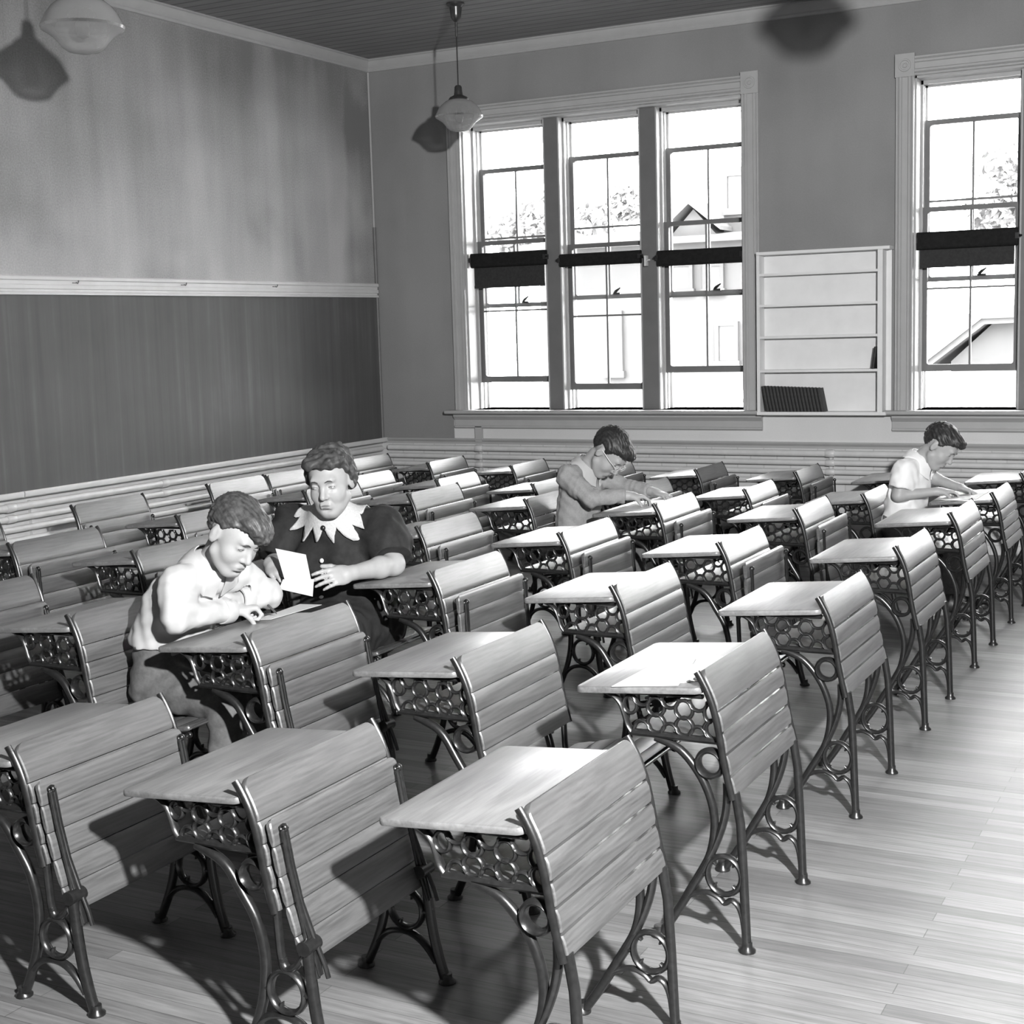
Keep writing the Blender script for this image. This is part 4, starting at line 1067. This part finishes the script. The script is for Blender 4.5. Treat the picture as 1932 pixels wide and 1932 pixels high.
# --- the boy in the short sleeved white shirt, at the right
J = dict(pelvis=(4.985, -2.11, .49), chest=(5.035, -2.11, .745), neck=(5.078, -2.105, .870), head=(5.205, -2.115, .968),
         shN=(5.030, -2.235, .835), shF=(5.06, -1.98, .825), elN=(5.005, -2.275, .690), wrN=(5.205, -2.195, .712), elF=(5.16, -1.965, .755), wrF=(5.285, -2.035, .725),
         knN=(5.27, -2.20, .46), anN=(5.29, -2.20, .10), knF=(5.27, -2.01, .46), anF=(5.29, -2.01, .10))
HN = dict(N=((.085, .04, -.005), (.1, -.1, -1), -1, (.7, .75, .8, .85), .9), F=((.09, -.03, -.02), (0, -.2, -1), 1, (.35, .4, .45, .5), .5))
boy3, B3_, R3, P3, org3 = seated_boy('boy in a short sleeved white shirt writing under the right hand window', J, (.72, -.12, -.68), (.68, 0, .72), 1.02, .0065, 'shirt', 'shirt2', 'hair_dark',
    dict(N='short', F='short'), None, HN, 17, (((.055, 0, .085), (.055, .06, .036)),), BOYLINE, (0, -.5), None, (1, 0, -.3))
sheet('paper_sheet', 'white paper under the hands of the right hand boy', [on('F1', 5.24, -2.31), on('F1', 5.45, -2.33), on('F1', 5.46, -1.93), on('F1', 5.25, -1.91)], 0)
b = MB(); b.box(-.12, .12, -.011, .011, 0, .004); o = b.build('ruler', M['pencil'], smooth=False); o.location = (5.345, -2.348, deskz('F1', 5.34, .001)); tag(o, 'dark ruler along the near edge of the right hand boy\'s desk', 'ruler')
# --- the seated woman in the dark dress with a lace collar
J = {k: A3(v) for k, v in dict(pelvis=(3.44, -5.56, .49), chest=(3.395, -5.60, .80), neck=(3.405, -5.66, .965), head=(3.464, -5.735, 1.114),
    shL=(3.165, -5.615, .905), shR=(3.600, -5.555, .905), elL=(3.155, -5.72, .745), wrL=(3.330, -5.985, .800), elR=(3.705, -5.655, .765), wrR=(3.668, -5.895, .768),
    knL=(3.40, -6.06, .50), knR=(3.60, -6.03, .50), anL=(3.43, -6.09, .10), anR=(3.60, -6.07, .10)).items()}
org = A3((3.46, -5.75, 0)); root = thing('person', 'woman in a dark dress with a pointed lace collar holding papers', 'person', tuple(org)); h = .0048
allp = np.array(list(J.values())); lo = allp.min(0) - .24; hi = allp.max(0) + .26; lo[2] = 0
f, u, hs = (.26, -.92, -.22), (.0, -.25, 1), 1.09
B = Field(lo, hi, h); R, side = frame(f, u), nrm(J['shR'] - J['shL'])
mid = (J['pelvis'] + J['chest']) / 2 - A3((0, .02, 0))
def torso(F, g):
    for o in (-1, 0, 1):
        off = side * o; F.chain([J['pelvis'] + off * .085, mid + off * .075, J['chest'] + off * .085], [.105 + g, .098 + g, .100 + g], .06)
    for o in (-1, 1): F.ell(J['chest'] + side * o * .070 + A3((.01, -.085, -.035)), (.078 + g, .07 + g, .078 + g), None, .05)
    F.chain([J['shL'] + side * .04, J['neck'] - A3((0, -.02, .045)), J['shR'] - side * .04], [.058 + g, .066 + g, .058 + g], .06); F.cone(J['chest'], J['neck'], .10 + g, .052 + g, .05)
torso(B, -.008)
hb = J['head'] + (R[2] * -.066 + R[0] * -.025) * hs; B.cone(J['neck'] - (hb - J['neck']) * .35, hb, .056, .052, .03)
for s in 'LR':
    B.chain([J['sh' + s], J['el' + s]], [.055, .044], .02); m_ = J['el' + s] + (J['wr' + s] - J['el' + s]) * .35
    B.chain([J['el' + s], m_, J['wr' + s]], [.044, .043, .030], .02)
    B.chain([J['pelvis'] + (side if s == 'R' else -side) * .08, J['kn' + s], J['an' + s]], [.10, .062, .042], .03)
hand(B, J['wrR'] + A3((-.006, -.012, 0)), (-.045, -.14, -.004), (-.75, .15, -.45), -1, 1.06, (.28, .32, .36, .40), .3, .05)
hand(B, J['wrL'] + A3((.006, -.008, -.002)), (.11, -.075, -.03), (.25, .25, -.75), 1, 1.02, (.40, .5, .55, .6), .5, .05)
R, P = head(B, J['head'], f, u, hs, True)
B.build('body', M['skin'], root, org); face_bits(B, R, P, hs, root, org, (-.35, -.40), .33, 'hair_grey', .26)
hair(R, P, hs, .0045, 'hair_grey', root, org, [(-.15, -.045), (-.085, -.050), (-.055, -.060), (-.03, -.055), (-.005, -.04), (.018, -.015), (.030, .020), (.044, .050), (.060, .068), (.085, .076), (.13, .080)], .013,
     (((.035, .03, .094), (.060, .050, .032)), ((.045, -.038, .090), (.05, .040, .030)), ((-.03, .0, .104), (.07, .066, .030)), ((-.02, .069, .010), (.05, .027, .060)), ((-.02, -.069, .010), (.05, .027, .060))), .0045, 23, None, .02, (.022, .05))
# dress: bodice, short full sleeves, skirt
D = Field(lo, hi, h); torso(D, .010)
for s in 'LR':
    e = J['sh' + s] + (J['el' + s] - J['sh' + s]) * .86; D.chain([J['sh' + s] + A3((0, 0, .015)), (J['sh' + s] + e) / 2, e], [.078, .088, .082], .05); D.cut(e, .11, e - J['sh' + s])
    hp = J['pelvis'] + (side if s == 'R' else -side) * .08; D.chain([hp, J['kn' + s] + A3((0, .01, 0)), J['an' + s] + A3((0, 0, .12))], [.135, .100, .125], .08)
D.cone((J['pelvis'] + (0, -.15, 0)), (J['knL'] + J['knR']) / 2, .12, .095, .08); D.cone((J['knL'] + J['knR']) / 2, (J['anL'] + J['anR']) / 2 + A3((0, .0, .14)), .10, .12, .08)
D.cut((3.5, -6.08, .20), .35, (0, 0, -1))
D.build('dress', M['dress'], root, org, disp=.004, seed=31, wl=(.06, .15))
for s in 'LR': shoe('shoe', J['an' + s], J['an' + s] + A3((.02, -.13, -.072)), root, org, 1.0)
# pointed lace collar lying on the dress
nk = J['neck'] + A3((0, -.008, .01)); ax = nrm(hb - J['neck']); fw = nrm(A3((.20, -.9, 0))); sd = np.cross(fw, (0, 0, 1.)); NP = 11
N = NP * 14; K = 9; rows = []
for i in range(N):
    q = 2 * PI * i / N; ph = (i / N * NP) % 1; tri = 1 - abs(2 * ph - 1)
    front = .5 + .5 * math.cos(q)
    r1 = .130 + .020 * front + .048 * tri ** .9 + .004 * abs(math.sin(ph * PI * 6)); row = []
    for k in range(K):
        r = .058 + (r1 - .058) * k / (K - 1); drop = (r - .055) * (.62 + .30 * front)
        row.append(nk + (fw * math.cos(q) + sd * math.sin(q)) * r * (1.0 - .12 * front * k / K) + A3((0, 0, .036 - drop)))
    rows += row
pr = D.project(np.array(rows), .012, 14)
vs_ = [p - org for p in pr]; fs = []
b = MB(); g = [B.grad(p)[0] if False else None for p in ()]
nn = len(vs_); th = D.grad(pr) * .004; vs2 = [v - t_ for v, t_ in zip(vs_, th)]
for i in range(N):
    i2 = (i + 1) % N
    for k in range(K - 1):
        a, b_, c, d = i * K + k, i2 * K + k, i2 * K + k + 1, i * K + k + 1; fs.append((a, d, c, b_)); fs.append((nn + a, nn + b_, nn + c, nn + d))
    a, c = i * K + K - 1, i2 * K + K - 1; fs.append((a, nn + a, nn + c, c)); a, c = i * K, i2 * K; fs.append((a, c, nn + c, nn + a))
b.add(vs_ + vs2, fs); b.build('lace_collar', M['lace'], root, sharp=None)
def bead(name, target, r, mat, flat=.6):
    p = D.project([target], .010)[0]; n = D.grad([p])[0]; t1 = nrm(np.cross(n, (0, 0, 1.))); t2 = np.cross(n, t1); b = MB()
    b.loft([[p - org + (t1 * math.cos(q) + t2 * math.sin(q)) * r * math.sin(a) + n * r * flat * math.cos(a) for q in [2 * PI * i / 14 for i in range(14)]] for a in (.1, .5, .9, 1.3, 1.6, 2.2)]); return b.build(name, M[mat], root)
for z, xx in ((.79, 3.425), (.735, 3.428), (.62, 3.44)): bead('button', (xx, -5.80, z), .010, 'button')
p0 = nk + fw * .085 + A3((0, 0, -.055)); bead('brooch', p0 + fw * .03, .012, 'iron', .9)
# papers she reads
sheet('paper_sheet', 'upright folded white sheet held up in the hands of the woman', [(3.425, -6.075, .882), (3.545, -6.040, .858), (3.590, -6.075, .765), (3.485, -6.105, .765)], 0)
sheet('paper_sheet', 'lower white sheet folded downwards in the hands of the woman', [(3.477, -6.105, .766), (3.600, -6.070, .768), (3.612, -6.10, .705), (3.475, -6.130, .732)], 0)
# ------------------------------------------------------------------ light: the photographer's flash and the sky through the windows
w = bpy.data.worlds.new('sky'); SC.world = w; w.use_nodes = True
w.node_tree.nodes['Background'].inputs[0].default_value = (1, 1, 1, 1); w.node_tree.nodes['Background'].inputs[1].default_value = 24.0
L = bpy.data.lights.new('flash_bulb', 'SPOT'); L.energy = 3000; L.shadow_soft_size = .07; L.spot_size = math.radians(124); L.spot_blend = 1
o = bpy.data.objects.new('flash_bulb', L); COL.objects.link(o); o.location = (7.75, -9.85, 2.72)
o.rotation_euler = (Vector((3.3, -2.6, .1)) - o.location).to_track_quat('-Z', 'Y').to_euler()
